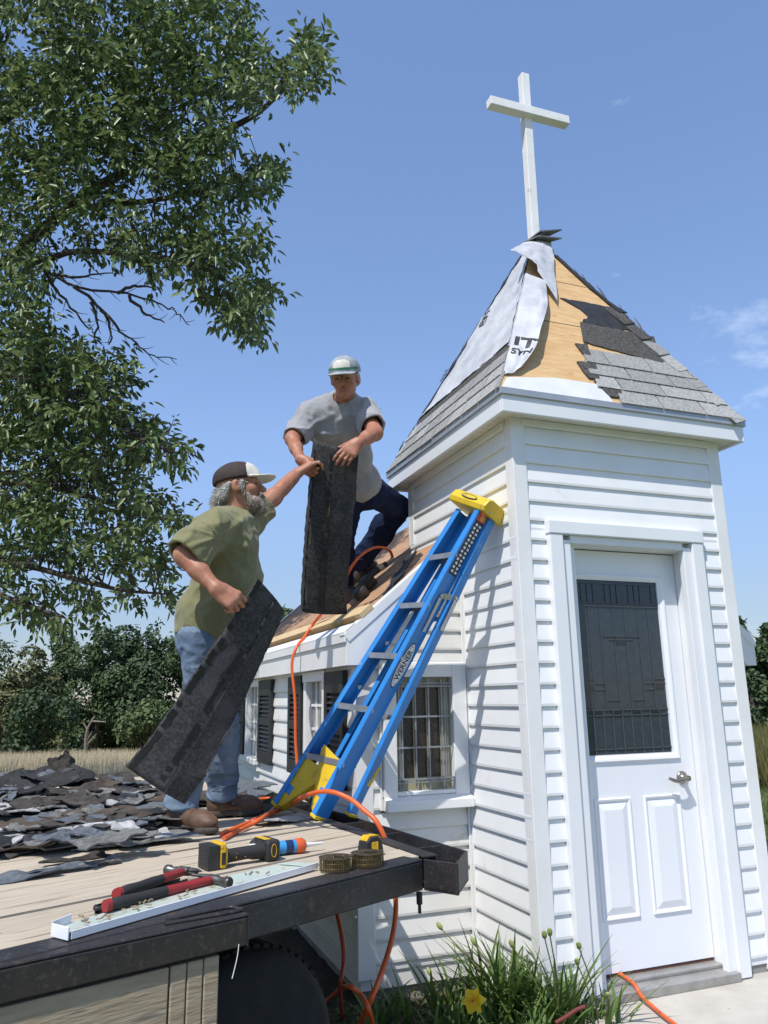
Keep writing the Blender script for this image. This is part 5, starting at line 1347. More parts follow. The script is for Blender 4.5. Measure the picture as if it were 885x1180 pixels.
def boot(parent, heel, toe, up, ankle_top, mat, sole_mat=SOLE, s=1.0):
    heel = Vector(heel); toe = Vector(toe); d = (toe-heel).normalized(); u = Vector(up); u = (u-d*u.dot(d)).normalized(); w_ = d.cross(u); L = (toe-heel).length
    P = lambda a, b, c: heel+d*a*L+w_*b+u*c
    S = Sdf(); Mx = (d, w_, u)
    S.ell(P(.16, 0, .055), (.16*L, .040, .05), Mx, .02); S.ell(P(.74, 0, .042), (.25*L, .048, .040), Mx, .02); S.cap(P(.2, 0, .06), P(.72, 0, .045), .042, .042, .03)
    S.cap(P(.24, 0, .08), ankle_top, .046, .056, .03)
    S.ell(P(.30, 0, .16), (.06, .052, .012), Mx, .012)
    h0, u0 = V3(heel), V3(u)
    S.post = lambda P_, d_: np.maximum(d_, .022-(P_-h0) @ u0)-.0018*ridge(P_, 45, 3)
    b = snet('boot', S, .0045, mat, parent)
    S = Sdf(); S.ell(P(.15, 0, .015), (.15*L, .043, .03), Mx, .01); S.ell(P(.72, 0, .015), (.285*L, .053, .03), Mx, .01); S.cap(P(.12, 0, .015), P(.75, 0, .015), .036, .04, .02)
    def post(P_, d_):
        z = (P_-h0) @ u0; x = (P_-h0) @ V3(d)/L; low = np.where((x > .33) & (x < .46), .012, 0.0)
        return np.maximum(np.maximum(d_, z-.028), low-z)
    S.post = post; snet('sole', S, .0045, sole_mat, b)
    m = MB()
    for i in range(4):
        c = P(.50-.055*i, 0, .088+.016*i); m.tube([c-w_*.03-u*.006, c+u*.007, c+w_*.03-u*.006], .0028, 6)
    m.build('laces', M('laces', (.16, .10, .05), .8), b)
    return b

# ================================================================== man on the trailer
fwG = (HR*.94+HF*.34).normalized(); lG = Vector((0, 0, 1)).cross(fwG)
pel = at(229, 730, 3.66); bel = at(262, 668, 3.67); che = at(259, 627, 3.68); nek = at(271, 596, 3.70); HG = at(276.5, 563, 3.71)
rsh = at(247, 607, 3.49); rel_ = at(212, 640, 3.36); rwr = at(249, 678, 3.27)
lsh = at(284, 601, 3.87); lel = at(315, 573, 4.04); lwr = at(343, 545, 4.20)
fhG = (fwG*.94+Vector((0, 0, .17))-lG*.30)
heelR = onZ(195, 953.5, DZ+.006); toeR = heelR+(onZ(264, 963, DZ)-onZ(195, 953.5, DZ)).normalized()*.325
heelL = onZ(238, 941, DZ+.012); toeL = heelL+(onZ(288, 938, DZ)-onZ(238, 941, DZ)).normalized()*.285
dR = (toeR-heelR).normalized(); dL = (toeL-heelL).normalized()
ankR = heelR+dR*.075+Vector((0, 0, .13)); ankL = heelL+dL*.075+Vector((0, 0, .13))
hipR = pel-lG*.10+Vector((0, 0, -.02)); hipL = pel+lG*.10+Vector((0, 0, -.02))
kneR = hipR.lerp(ankR, .53)+fwG*.05; kneL = hipL.lerp(ankL, .53)+fwG*.06
S = Sdf()
PG, MG = head_sdf(S, HG, fhG, nek)
S.cap(nek, che, .065, .10, .05); S.cap(che, bel, .11, .12, .05); S.cap(bel, pel, .12, .10, .05); S.cap(rsh, lsh, .055, .055, .05)
S.cap(rsh, rel_, .054, .042, .03); S.cap(lsh, lel, .054, .044, .03); S.cap(lel, lwr.lerp(lel, .2), .044, .034, .025)
S.cap(rel_, rel_.lerp(rwr, .5), .043, .041, .025)
S.cap(hipR, kneR, .08, .055, .04); S.cap(kneR, ankR, .055, .038, .03); S.cap(hipL, kneL, .08, .055, .04); S.cap(kneL, ankL, .055, .038, .03)
# near hand: a fist closed over the edge of the shingle; far hand: thumb in front, fingers behind
tR, thR = hand_sdf(S, rwr, VR*.80-VU*.50-VF*.05, -VU*.55-VR*.15+VF*.75, VU*.6+VR*.5+VF*.2, ((38, 75, 55), (42, 80, 55), (46, 80, 55), (50, 80, 55)), rel_.lerp(rwr, .45), (.35, .75, .55), 1.08)
tL, thL = hand_sdf(S, lwr, VR*.70+VU*.62+VF*.35, VR*.75-VU*.55+VF*.30, -VF, ((30, 50, 30), (34, 52, 30), (38, 55, 30), (42, 55, 30)), lel.lerp(lwr, .35), (.30, .95, .05), 1.0)
man1 = None
def skin_assign(C):
    return np.zeros(len(C))
LG = lambda C, H, Mx: (C-V3(H)) @ np.array([V3(q) for q in Mx]).T
def face_assign(H, Mx):
    def f(C):
        q = LG(C, H, Mx); r_ = np.zeros(len(C))
        r_[(np.abs(q[:, 2]+.0615) < .012) & (np.abs(q[:, 1]) < .025) & (q[:, 0] > .08) & (q[:, 0] < .12)] = 1
        for s in (-1, 1): r_[(np.abs(q[:, 1]-s*.031) < .011) & (np.abs(q[:, 2]-.002) < .005) & (q[:, 0] > .072) & (q[:, 0] < .1)] = 2
        return r_
    return f
man1 = snet('person', S, .0048, [SKIN2, LIP, EYE], None, face_assign(HG, MG))
props(man1, 'bearded man in olive shirt and dark cap with cream brim, reaching up from the trailer', 'person')
m = MB(); 
for (c, n_) in ((thL, -VF),): m.obox(c+n_*.0085+VR*.004, VR*.006+VU*.003, (VU*.006-VR*.002), n_*.0012)
m.build('thumbnail', NAIL, man1, bevel=.001)
# shirt: the trunk and each sleeve are separate distances, so a sleeve's hem cuts only the sleeve
def shirt_sdf(T, sleeves, fold, hem, hole):
    """sleeves: (Sdf, shoulder, axis, length); fold(P) the relief of the cloth; hem(P) > 0 below the hem; hole: neck centre, radius"""
    S = Sdf(); S.p = list(T.p)
    for q, *_ in sleeves: S.p += q.p
    for k_, (f, c, R_, k, op) in enumerate(S.p): S.p[k_] = (f, c, R_, k, op)
    ls = [(q, V3(o), V3(Vector(a).normalized()), ln) for q, o, a, ln in sleeves]; hc_ = V3(hole[0])
    def post(P, d):
        fo = fold(P); dT = T(P); d = dT; cuts = []
        for q, o, a, ln in ls:
            ds = q(P); h = np.clip(.5+.5*(d-ds)/.035, 0, 1); d = d+(ds-d)*h-.035*h*(1-h); cuts.append((ds, (P-o) @ a-ln))
        d = d-fo; d = np.maximum(d, -(d+.015))
        for ds, t in cuts: d = np.where(ds < dT-.012, np.maximum(d, t), d)
        d = np.maximum(d, hem(P)); return np.maximum(d, hole[1]-np.linalg.norm(P-hc_, axis=1))
    S.post = post
    return S
Mt = (fwG, lG, Vector((0, 0, 1))); KW = np.array([[1, .5, 0], [-.3, 1, .4], [.2, -.6, 1]], np.float32)
T = Sdf()
T.ell(at(260, 630, 3.68), (.150, .205, .19), Mt, .05); T.ell(at(263, 667, 3.67), (.152, .185, .155), Mt, .05); T.ell(at(239, 712, 3.66), (.138, .175, .19), Mt, .06)
T.cap(rsh-Vector((0, 0, .01)), lsh, .074, .074, .05); T.cap(nek-Vector((0, 0, .03)), che, .08, .12, .04)
slR = rsh.lerp(rel_, .9)+Vector((0, 0, -.014)); slL = lsh.lerp(lel, .7)
SR = Sdf().cap(rsh, slR, .080, .094, .03); SL = Sdf().cap(lsh, slL, .076, .074, .03)
zh = float(at(228, 752, 3.60).z); arm0 = V3(rsh+Vector((0, 0, -.07)))
def fold(P):
    r1 = ridge(P, 7, 1, (1, 1, 1.6)); r2 = ridge(P @ KW, 13, 2); r3 = vnoise(P*4.5, 5)
    q = P-arm0; th_ = np.arctan2(q[:, 2], q @ V3(fwG)); rad_ = np.linalg.norm(q, axis=1)
    belly = P-V3(at(262, 690, 3.60)); fb_ = np.exp(-(np.linalg.norm(belly, axis=1)/.2)**2)
    return (.011*np.clip(r1, 0, 1)**2+.008*np.clip(r2, 0, 1)**2+.007*r3+.008*np.clip(np.cos(th_*8+rad_*6+2*r3), 0, 1)**2*np.exp(-((rad_-.15)/.10)**2)
            + .007*fb_*np.clip(np.cos((belly[:, 2]*1.0-(belly @ V3(fwG))*.5)*48+3*r3), 0, 1)**2)
S = shirt_sdf(T, [(SR, rsh, rel_-rsh, .215), (SL, lsh, lel-lsh, .150)], fold, lambda P: zh-P[:, 2]-.012*vnoise(P*6, 9), (nek+Vector((0, 0, .02)), .068))
sh1 = snet('shirt', S, .0058, GREENT, man1)
m = MB(); Nn = (HG-nek).normalized(); c0 = nek+Vector((0, 0, -.012)); rg = []
for i in range(25):
    th_ = 2*math.pi*i/24; rg.append(c0+fwG*(.080*math.cos(th_)+.014)+lG*.074*math.sin(th_)+Vector((0, 0, -.034*math.cos(th_)+.006)))
m.tube(rg, .011, 8); m.build('collar', M('collar_olive', (.10, .105, .05), .9), sh1)
m = MB(); a_ = c0+fwG*.10+Vector((0, 0, -.03))
# jeans
def jeans(name, parent, mat, pelv, hl, kl, al, hr, kr, ar, Mt_, top, seed, rp=(.125, .17, .13), rh=.098, rk=.080, ra=.072, belt=None, h=.0058):
    S = Sdf(); S.ell(pelv, rp, Mt_, .04)
    for (a, b, c) in ((hl, kl, al), (hr, kr, ar)):
        S.cap(a, b, rh, rk, .035); S.cap(b, c, rk, ra, .025); S.ell(b.lerp(c, .4)-Vector(Mt_[0])*.012, (.078, .075, .12), Mt_, .04)
    cuts = [(V3(c), V3((c-b).normalized())) for (b, c) in ((kl, al), (kr, ar))]; kn = [V3(kl), V3(kr)]; tz, tn_ = V3(top[0]), V3(top[1])
    def post(P, d):
        r1 = ridge(P, 9, seed, (.8, .8, 2.2)); r2 = ridge(P @ np.array([[1, .4, .2], [-.4, 1, .5], [.1, -.5, 1]], np.float32), 15, seed+3)
        w_ = .0
        for c, n_ in cuts: w_ = np.maximum(w_, np.exp(-(np.linalg.norm(P-c, axis=1)/.16)**2))
        for c in kn: w_ = np.maximum(w_, .7*np.exp(-(np.linalg.norm(P-c, axis=1)/.13)**2))
        d = d-(.005+.011*w_)*np.clip(r1, 0, 1)**2-.005*np.clip(r2, 0, 1)**2
        d = np.maximum(d, -(d+.011))
        for c, n_ in cuts:
            t = (P-c) @ n_; d = np.where(np.linalg.norm(P-c-t[:, None]*n_, axis=1) < .13, np.maximum(d, t-.018), d) if True else d
        return np.maximum(d, (P-tz) @ tn_)
    S.post = post
    return snet(name, S, h, mat, parent)
jn = jeans('jeans', man1, DENIM, pel+Vector((0, 0, -.02)), hipL, kneL, ankL+Vector((0, 0, -.02)), hipR, kneR, ankR+Vector((0, 0, -.02)), Mt, (pel+Vector((0, 0, .05)), (0, 0, 1)), 31, (.106, .155, .12), .088, .074, .070)
boot(man1, heelR, toeR, (0, 0, 1), ankR+Vector((0, 0, .02)), BOOTL); boot(man1, heelL, toeL, (0, 0, 1), ankL+Vector((0, 0, .02)), BOOTL)
cap_hat('cap', HG+Vector((0, 0, .004)), fhG, man1, [CAPB, CAPW], lambda q: np.where((q[:, 0] > .056) & (q[:, 2] < .056) | (q[:, 0] > .050), 1, 0), 1.02)
S = Sdf()
S.ell(PG(.060, 0, -.088), (.050, .048, .040), MG, .03)
for q in (-1, 1): S.cap(PG(.022, q*.060, -.03), PG(.055, q*.045, -.085), .010, .022, .02)
S.cap(PG(.098, -.03, -.048), PG(.098, .03, -.048), .008, .008, .01); S.ell(PG(.080, 0, -.112), (.026, .030, .026), MG, .02)
S.post = lambda P, d: d+.003-.006*np.clip(ridge(P, 75, 4, (1, 1, .25)), -.3, 1)-.003*vnoise(P*30, 6)
bo_ = snet('beard', S, .0042, M('grey_beard', (.34, .29, .25), .85, (.22, .165, .13), 55, stretch=(1, 1, .4), bump=1, bscale=70, bdist=.008), man1)
S = Sdf(); S.ell(PG(-.074, 0, -.022), (.040, .070, .036), MG, .03); S.ell(PG(-.108, 0, -.048), (.030, .05, .018), MG, .02)
for q in (-1, 1): S.cap(PG(-.035, q*.072, .012), PG(-.085, q*.060, -.035), .010, .017, .02); S.cap(PG(.02, q*.071, .015), PG(.022, q*.070, -.012), .008, .006, .02)
S.post = lambda P, d: d-.006*np.clip(ridge(P, 62, 8, (.3, .3, 1.3)), -.3, 1)-.005*vnoise(P*25, 3)
fuzz(bo_, 1500, .020, lambda p: fhG*.25+Vector((0, 0, -1)), 3)
ho_ = snet('hair', S, .0042, HAIRW, man1); fuzz(ho_, 1400, .028, lambda p: -fhG*.8+Vector((0, 0, -.5)), 5)
m = MB()
for q in (-1, 1): m.tube([PG(.088, q*.014, .026), PG(.09, q*.03, .031), PG(.075, q*.05, .026)], [.004, .006, .003], 8)
m.build('eyebrows', HAIRW, man1)

# ================================================================== man on the roof
fwY = (-HF*.93-HR*.30).normalized(); lY = Vector((0, 0, 1)).cross(fwY)
pl2 = at(414, 563, 5.0); nk2 = at(395, 466, 4.62); ch2 = at(387, 487, 4.68); wa2 = at(400, 530, 4.86); H2 = at(397.5, 436, 4.48)
fh2 = (-VF*.94-VU*.20-VR*.13)
rs2 = at(355, 478, 4.63); re2 = at(337, 506, 4.47); rw2 = at(346, 529, 4.29)
ls2 = at(421, 474, 4.62); le2 = at(432, 499, 4.40); lw2 = at(413, 510, 4.22)
ut = (nk2-pl2).normalized(); ft = (fwY-ut*fwY.dot(ut)).normalized(); lt = ut.cross(ft); M2 = (ft, lt, ut)
hl2 = at(427, 566, 5.02); hr2 = at(402, 570, 4.97)          # his left hip is on the picture's right
kl2 = at(460, 585, 5.36)
fz_ = lambda x, y, o=0.0: Vector((x, y, RZ+RS*x))+nl*o
bd = (sl*.96+Vector((0, .28, 0))).normalized()
hL2 = fz_(-.225, 1.88, .012); tL2 = hL2+bd*.29; aL2 = hL2+bd*.07+nl*.03+Vector((-.02, 0, .115))
hR2 = fz_(-.40, 1.80, .004); tR2 = hR2+(sl*.35-Vector((0, .93, 0))).normalized()*.28; aR2 = hR2+(tR2-hR2)*.25+Vector((0, 0, .13))
kr2 = hr2.lerp(aR2, .5)+fwY*.08
S = Sdf(); P2, MH2 = head_sdf(S, H2, fh2, nk2)
S.cap(nk2, ch2, .065, .10, .05); S.cap(ch2, wa2, .10, .10, .05); S.cap(wa2, pl2, .10, .10, .05); S.cap(rs2, ls2, .052, .052, .05)
S.cap(rs2, re2, .052, .042, .03); S.cap(ls2, le2, .053, .045, .03); S.cap(re2, re2.lerp(rw2, .5), .040, .036, .025); S.cap(le2, le2.lerp(lw2, .5), .043, .039, .025)
for a, b, c in ((hl2, kl2, aL2), (hr2, kr2, aR2)): S.cap(a, b, .08, .055, .04); S.cap(b, c, .055, .038, .03)
hand_sdf(S, lw2, -VR*.55-VU*.60-VF*.55, VF*.75-VU*.25-VR*.1, -VR*.8+VU*.3, ((12, 34, 22), (16, 36, 22), (20, 38, 24), (24, 40, 26)), le2.lerp(lw2, .4), (.6, .5, .65), 1.05)
hand_sdf(S, rw2, VR*.45-VU*.55-VF*.35, VR*.6+VF*.6, -VF*.3+VU, ((30, 60, 40),)*4, re2.lerp(rw2, .4), (.4, .8, .5), 1.0)
man2 = snet('person', S, .0055, [SKIN, LIP, EYE], None, face_assign(H2, MH2))
props(man2, 'man in grey shirt and navy jeans bending forward on the chapel roof', 'person')
T = Sdf()
T.ell(at(387, 490, 4.69), (.128, .185, .17), M2, .05); T.ell(at(398, 525, 4.83), (.138, .162, .17), M2, .05); T.ell(at(409, 555, 4.95), (.138, .170, .13), M2, .05)
T.cap(rs2, ls2, .052, .052, .05); T.cap(nk2-ut*.03, ch2, .08, .11, .05); T.cap(nk2+ut*.005, rs2, .070, .052, .05); T.cap(nk2+ut*.005, ls2, .070, .052, .05)
SR = Sdf().cap(rs2, rs2.lerp(re2, .85)-Vector((0, 0, .012)), .058, .074, .03); SL = Sdf().cap(ls2, ls2.lerp(le2, .8), .060, .074, .03)
ch2c = V3(ch2); lt_ = V3(lt); ut_ = V3(ut); hb2 = V3(at(417, 583, 4.97)); s2c = V3(rs2+ut*-.06+lt*.0); s3c = V3(ls2-ut*.06)
def fold(P):
    r1 = ridge(P, 7, 11, (1.2, 1.2, .8)); r2 = ridge(P @ KW, 13, 12); r3 = vnoise(P*5, 15); q = P-ch2c; a_ = q @ lt_; b_ = q @ ut_
    o = .010*np.clip(r1, 0, 1)**2+.007*np.clip(r2, 0, 1)**2+.007*r3
    o = o+.011*np.clip(np.cos((np.abs(a_)*.8-b_)*34+2.5*r3), 0, 1)**2*np.exp(-((b_+.06)/.13)**2)      # cloth hanging in swags across the chest
    for c in (s2c, s3c):
        w_ = P-c; rad_ = np.linalg.norm(w_, axis=1); th_ = np.arctan2(w_ @ ut_, w_ @ lt_); o = o+.008*np.clip(np.cos(th_*8+rad_*8+2*r3), 0, 1)**2*np.exp(-((rad_-.13)/.08)**2)
    return o
S = shirt_sdf(T, [(SR, rs2, re2-rs2, float((re2-rs2).length)*.88), (SL, ls2, le2-ls2, float((le2-ls2).length)*.76)], fold, lambda P: (hb2-P) @ ut_-.012*vnoise(P*7, 4), (nk2+ft*.022+ut*.03, .062))
shr2 = snet('shirt', S, .0058, GREYT, man2)
m = MB(); rg = []
for i in range(25):
    th_ = 2*math.pi*i/24; rg.append(nk2+ut*(.004-.030*math.cos(th_))+ft*(.074*math.cos(th_)+.022)+lt*.068*math.sin(th_))
m.tube(rg, .008, 8); m.build('collar', GREYT, shr2)
jeans('jeans', man2, NAVY, pl2-ut*.03, hl2, kl2, aL2-Vector((0, 0, .01)), hr2, kr2, aR2, M2, (pl2+ut*.06, ut), 41, (.12, .165, .12), .100, .080, .072)
boot(man2, hL2, tL2, nl, aL2+Vector((0, 0, .02)), BOOTD); boot(man2, hR2, tR2, nl, aR2+Vector((0, 0, .02)), BOOTD)
cap_hat('cap', H2+Vector((0, 0, .002)), fh2, man2, [CAPG, CAPW, CAPGR], lambda q: np.where((q[:, 0] > .066) & (np.abs(q[:, 1]) < .048) & (q[:, 2] > .062) & (q[:, 2] < .105), 1, np.where((q[:, 0] > .03) & (q[:, 2] > .048) & (q[:, 2] < .060) & (q[:, 0] < .11), 2, 0)), 1.02)
S = Sdf(); S.ell(P2(-.06, 0, -.02), (.045, .078, .045), MH2, .03)
for q in (-1, 1): S.cap(P2(.01, q*.074, .018), P2(.0, q*.075, -.015), .009, .007, .01)
S.post = lambda P, d: d-.006*np.clip(ridge(P, 45, 8), -.3, 1)
snet('hair', S, .0042, HAIRW, man2)
m = MB()
for q in (-1, 1): m.tube([P2(.088, q*.012, .022), P2(.09, q*.03, .028), P2(.075, q*.05, .022)], [.0035, .005, .003], 8)
m.build('eyebrows', M('eyebrow_brown', (.14, .09, .06), .8), man2)

# ================================================================== the two strips of shingle they hold
SHB = M('shingle_underside', (.030, .030, .031), .88, (.062, .062, .064), 75, detail=6, lo=.42, hi=.62, bump=.6, bscale=150, bdist=.003, spec=.3, spots=[(7, .55, .12, (.085, .085, .088), .5)])
TAR = M('tar_strip', (.006, .006, .008), .35, (.012, .013, .018), 20, bump=.4, bscale=40)
GRAN = M('granule_edge', (.14, .135, .13), .9, (.05, .05, .05), 60); OCH = M('ochre_residue', (.16, .12, .035), .8, (.03, .03, .03), 24, lo=.4, hi=.55)
def held(label, c00, c10, c11, c01, bend, strips, seed):
    """c00 top left, c10 top right, c11 bottom right, c01 bottom left; bend(u,v) metres towards the viewer"""
    nrm_ = (c10-c00).cross(c01-c00).normalized()
    if nrm_.dot(VF) > 0: nrm_ = -nrm_
    r_ = random.Random(seed); nu, nv_ = 14, 40
    e0 = [r_.uniform(-.003, .003)+.004*vn(k*.2, seed) for k in range(nv_+1)]; e1_ = [r_.uniform(-.003, .003)+.004*vn(k*.2, seed+9) for k in range(nv_+1)]
    def P(u, v, o=0.0):
        q = c00.lerp(c10, u).lerp(c01.lerp(c11, u), v); return q+nrm_*(bend(u, v)+o+.009*vn(u*2, v*4, seed)+.003*vn(u*7, v*14, seed)-.03*max(0, v-.86)*max(0, u-.55)*12)
    m = MB(); wd_ = (c10-c00).normalized(); vs = []
    for j in range(nv_+1):
        for i in range(nu+1):
            p = P(i/nu, j/nv_)
            if i == 0: p = p+wd_*e0[j]
            if i == nu: p = p+wd_*e1_[j]
            vs.append(p)
    m.add(vs, [(j*(nu+1)+i, j*(nu+1)+i+1, (j+1)*(nu+1)+i+1, (j+1)*(nu+1)+i) for j in range(nv_) for i in range(nu)], True)
    o = m.build('held_shingle', SHB); md = o.modifiers.new('s', 'SOLIDIFY'); md.thickness = .0055; md.offset = 0
    props(o, label, 'shingle', 'long shingle strips held by the men')
    for (nm, u0, u1, v0, v1, mat, off, dash, jg) in strips:
        m = MB(); n_ = int((v1-v0)*44)+1
        for k in range(n_):
            a, b = v0+(v1-v0)*k/n_, v0+(v1-v0)*(k+1)/n_
            if dash and r_.random() < dash: continue
            j0, j1 = r_.uniform(-jg, jg), r_.uniform(-jg, jg)
            q = [P(u0+j0, a, off), P(u1+j1, a, off), P(u1+j1*.5, b, off), P(u0+j0*.5, b, off)]
            m.prism(q, -nrm_*.0022)
        m.build(nm, mat, o)
    return o
held('upright dark shingle strip hanging between the two men', at(357, 506, 4.22), at(413, 522, 4.20), at(397.5, 710, 4.40), at(342.5, 705.5, 4.42),
     lambda u, v: -.03*(2*u-1)**2+.02*math.sin(v*3.1)+(-.05*max(0, .1-u)/.1),
     [('tar_strip', .44, .51, .03, .35, TAR, .0062, .25, .014), ('tar_strip', .43, .53, .55, .97, TAR, .0062, .15, .016), ('ochre_patch', .44, .52, .33, .56, OCH, .006, .2, .02), ('ochre_patch', .16, .19, .52, .66, OCH, .006, .4, .01),
      ('overlap_edge', .565, .995, .0, 1.0, SHB, .0072, 0, .003), ('tar_strip', .02, .11, .05, 1.0, TAR, .006, .25, .012)], 5)
held('tilted dark shingle strip under the arm of the bearded man', at(299.5, 668, 3.33), at(332, 707, 3.50), at(217, 931, 3.15), at(148.5, 887, 3.10),
     lambda u, v: -.02*(2*u-1)**2+.015*math.sin(v*3),
     [('tar_strip', .40, .475, .30, .62, TAR, .0062, .2, .012), ('tar_strip', .40, .475, .66, .98, TAR, .0062, .2, .012), ('overlap_edge', .555, .992, .0, 1.0, SHB, .0072, 0, .003), ('granule_edge', .50, .555, .02, .32, GRAN, .0062, .45, .012),
      ('tar_strip', .01, .09, .0, 1.0, TAR, .006, .2, .015), ('granule_edge', .965, .995, .0, .85, GRAN, .0105, .5, .01)], 9)
# ------------------------------------------------------------------ vegetation
def leafmat(name, c, c2, rnd=.35, tr=.35, rough=.5):
    return M(name, c, rough, c2, 2.2, random_island=rnd, trans=tr, spec=.35)
LEAF = leafmat('tree_leaf', (.10, .155, .05), (.17, .22, .085), .5, .34, .36)
BARK = M('bark', (.085, .068, .052), .9, (.05, .04, .032), 20, bump=.6, bscale=40)
def leaf_mesh(name, P, D, N, L, Wd, mat, parent, fold=.25):
    """many folded leaves: base points P, directions D, normals N (n,3), lengths and widths"""
    n = len(P); S = np.cross(D, N); S /= np.linalg.norm(S, axis=1, keepdims=True)+1e-9
    L = L[:, None]; Wd = Wd[:, None]
    b = P; t = P+D*L-N*L*.14; m1 = P+D*L*.32; m2 = P+D*L*.66-N*L*.05
    q = [b, m1-S*Wd*.48+N*Wd*fold, m2-S*Wd*.40+N*Wd*fold*.8, t, m2+S*Wd*.40+N*Wd*fold*.8, m1+S*Wd*.48+N*Wd*fold]
    V = np.stack(q, 1).reshape(-1, 3); i = np.arange(n)*6
    F = np.stack([np.stack([i+a, i+b_, i+c], 1) for a, b_, c in ((0, 1, 2), (0, 2, 3), (0, 3, 4), (0, 4, 5))], 1).reshape(-1, 3)
    me = bpy.data.meshes.new(name); me.vertices.add(len(V)); me.vertices.foreach_set('co', V.astype(np.float32).ravel())
    me.loops.add(F.size); me.loops.foreach_set('vertex_index', F.astype(np.int32).ravel())
    me.polygons.add(len(F)); me.polygons.foreach_set('loop_start', (np.arange(len(F))*3).astype(np.int32)); 
    me.materials.append(mat); me.update(calc_edges=True); me.validate()
    o = bpy.data.objects.new(name, me); link(o, parent); return o
def unit(a): return a/(np.linalg.norm(a, axis=-1, keepdims=True)+1e-9)

# --- the big tree leaning in from the left
NR = np.random.RandomState(5)
big = thing('shade_tree', 'big leafy tree hanging in from the left with a bare dead branch', 'tree', tuple(onZ(-420, 1000, -.3)))
base = Vector(big.location)
wood = MB()
trunk = [base, base+Vector((.1, .1, 1.4)), at(-330, 520, 8.2), at(-290, 330, 8.2), at(-240, 120, 8.2), at(-200, -120, 8.3), at(-150, -420, 8.4)]
tc_ = catmull(trunk, 6); wood.tube(tc_, [.26-.20*i/(len(tc_)-1) for i in range(len(tc_))], 12)
LIMBS = [
 [(-300, 420, 8.2), (-120, 345, 7.9), (0, 305, 7.5), (27, 285, 7.4), (72, 246, 7.2), (118, 212, 7.1), (181, 181, 7.0), (226, 163, 7.0), (271, 145, 6.9), (307, 122, 6.9), (350, 75, 6.8), (366, 57, 6.8)],
 [(-270, 300, 8.2), (-100, 200, 8.0), (45, 111, 7.6), (90, 86, 7.4), (140, 52, 7.3), (190, 27, 7.2), (250, -10, 7.1), (300, -60, 7.0)],
 [(72, 246, 7.2), (120, 236, 6.9), (170, 232, 6.7), (220, 222, 6.6), (280, 208, 6.5), (318, 200, 6.5)],
 [(0, 305, 7.5), (50, 300, 7.0), (86, 290, 6.8), (140, 292, 6.6), (200, 300, 6.4), (250, 318, 6.3), (290, 345, 6.3), (312, 340, 6.3)],
 [(-300, 520, 8.2), (-150, 470, 7.6), (-40, 430, 7.0), (40, 440, 6.6), (100, 465, 6.4), (150, 500, 6.3), (200, 522, 6.2)],
 [(-310, 560, 8.2), (-150, 560, 7.4), (-30, 555, 6.9), (50, 560, 6.6), (110, 575, 6.4), (160, 590, 6.3), (200, 600, 6.2)],
 [(-320, 620, 8.2), (-180, 640, 7.4), (-60, 645, 6.9), (20, 650, 6.6), (90, 668, 6.4), (140, 680, 6.3), (185, 684, 6.2)],
 [(-260, 200, 8.2), (-120, 60, 8.2), (-20, -40, 8.0), (80, -120, 7.8), (180, -190, 7.6)],
 [(-60, 645, 6.9), (-10, 680, 6.6), (40, 700, 6.4), (75, 712, 6.3)],
 [(-220, 60, 8.2), (-200, -60, 7.5), (-60, -160, 7.0), (60, -260, 6.8)],
]
lpts = []
for L_ in LIMBS:
    c = catmull([at(*q) for q in L_], 6); r0_ = (.06 if L_[0][1] < 450 else .036) if L_[0][0] < -100 else .026
    wood.tube(c, [r0_*(1-i/len(c))**.8+.006 for i in range(len(c))], 7)
    lpts += [tuple(p) for p in c]
lpts = np.array(lpts)
# the dead branch below the lowest limb
for L_ in ([(0, 290, 7.0), (45, 307, 6.8), (86, 330, 6.7), (136, 337, 6.6), (181, 348, 6.5), (205, 362, 6.5), (217, 375, 6.5)], [(86, 330, 6.7), (118, 357, 6.6), (135, 378, 6.5), (154, 393, 6.5), (172, 408, 6.5), (203, 413, 6.45)],
           [(136, 337, 6.6), (160, 330, 6.5), (185, 333, 6.4)], [(118, 357, 6.6), (128, 382, 6.55), (125, 398, 6.5)], [(150, 341, 6.55), (168, 362, 6.5), (190, 371, 6.45)], [(105, 345, 6.6), (112, 372, 6.6), (108, 400, 6.5)],
           [(60, 315, 6.8), (90, 318, 6.7), (130, 312, 6.6)], [(45, 307, 6.8), (70, 340, 6.8), (95, 372, 6.7), (110, 385, 6.7)]):
    c = catmull([at(*q) for q in L_], 5); c = [p+Vector(NR.normal(0, .008, 3)) for p in c]; wood.tube(c, [.013*(1-i/len(c))**.9+.003 for i in range(len(c))], 6)
    for k in range(4, len(c)-1, 2):
        d_ = (c[k+1]-c[k]).normalized(); o_ = d_.cross(VF).normalized()*(1 if NR.uniform() < .5 else -1); e_ = c[k]+(d_*.8+o_*.6)*NR.uniform(.05, .16)+Vector((0, 0, .02)); wood.tube([c[k], c[k].lerp(e_, .5)+Vector((0, 0, -.006)), e_], [.004, .003, .0015], 4, cap=False)
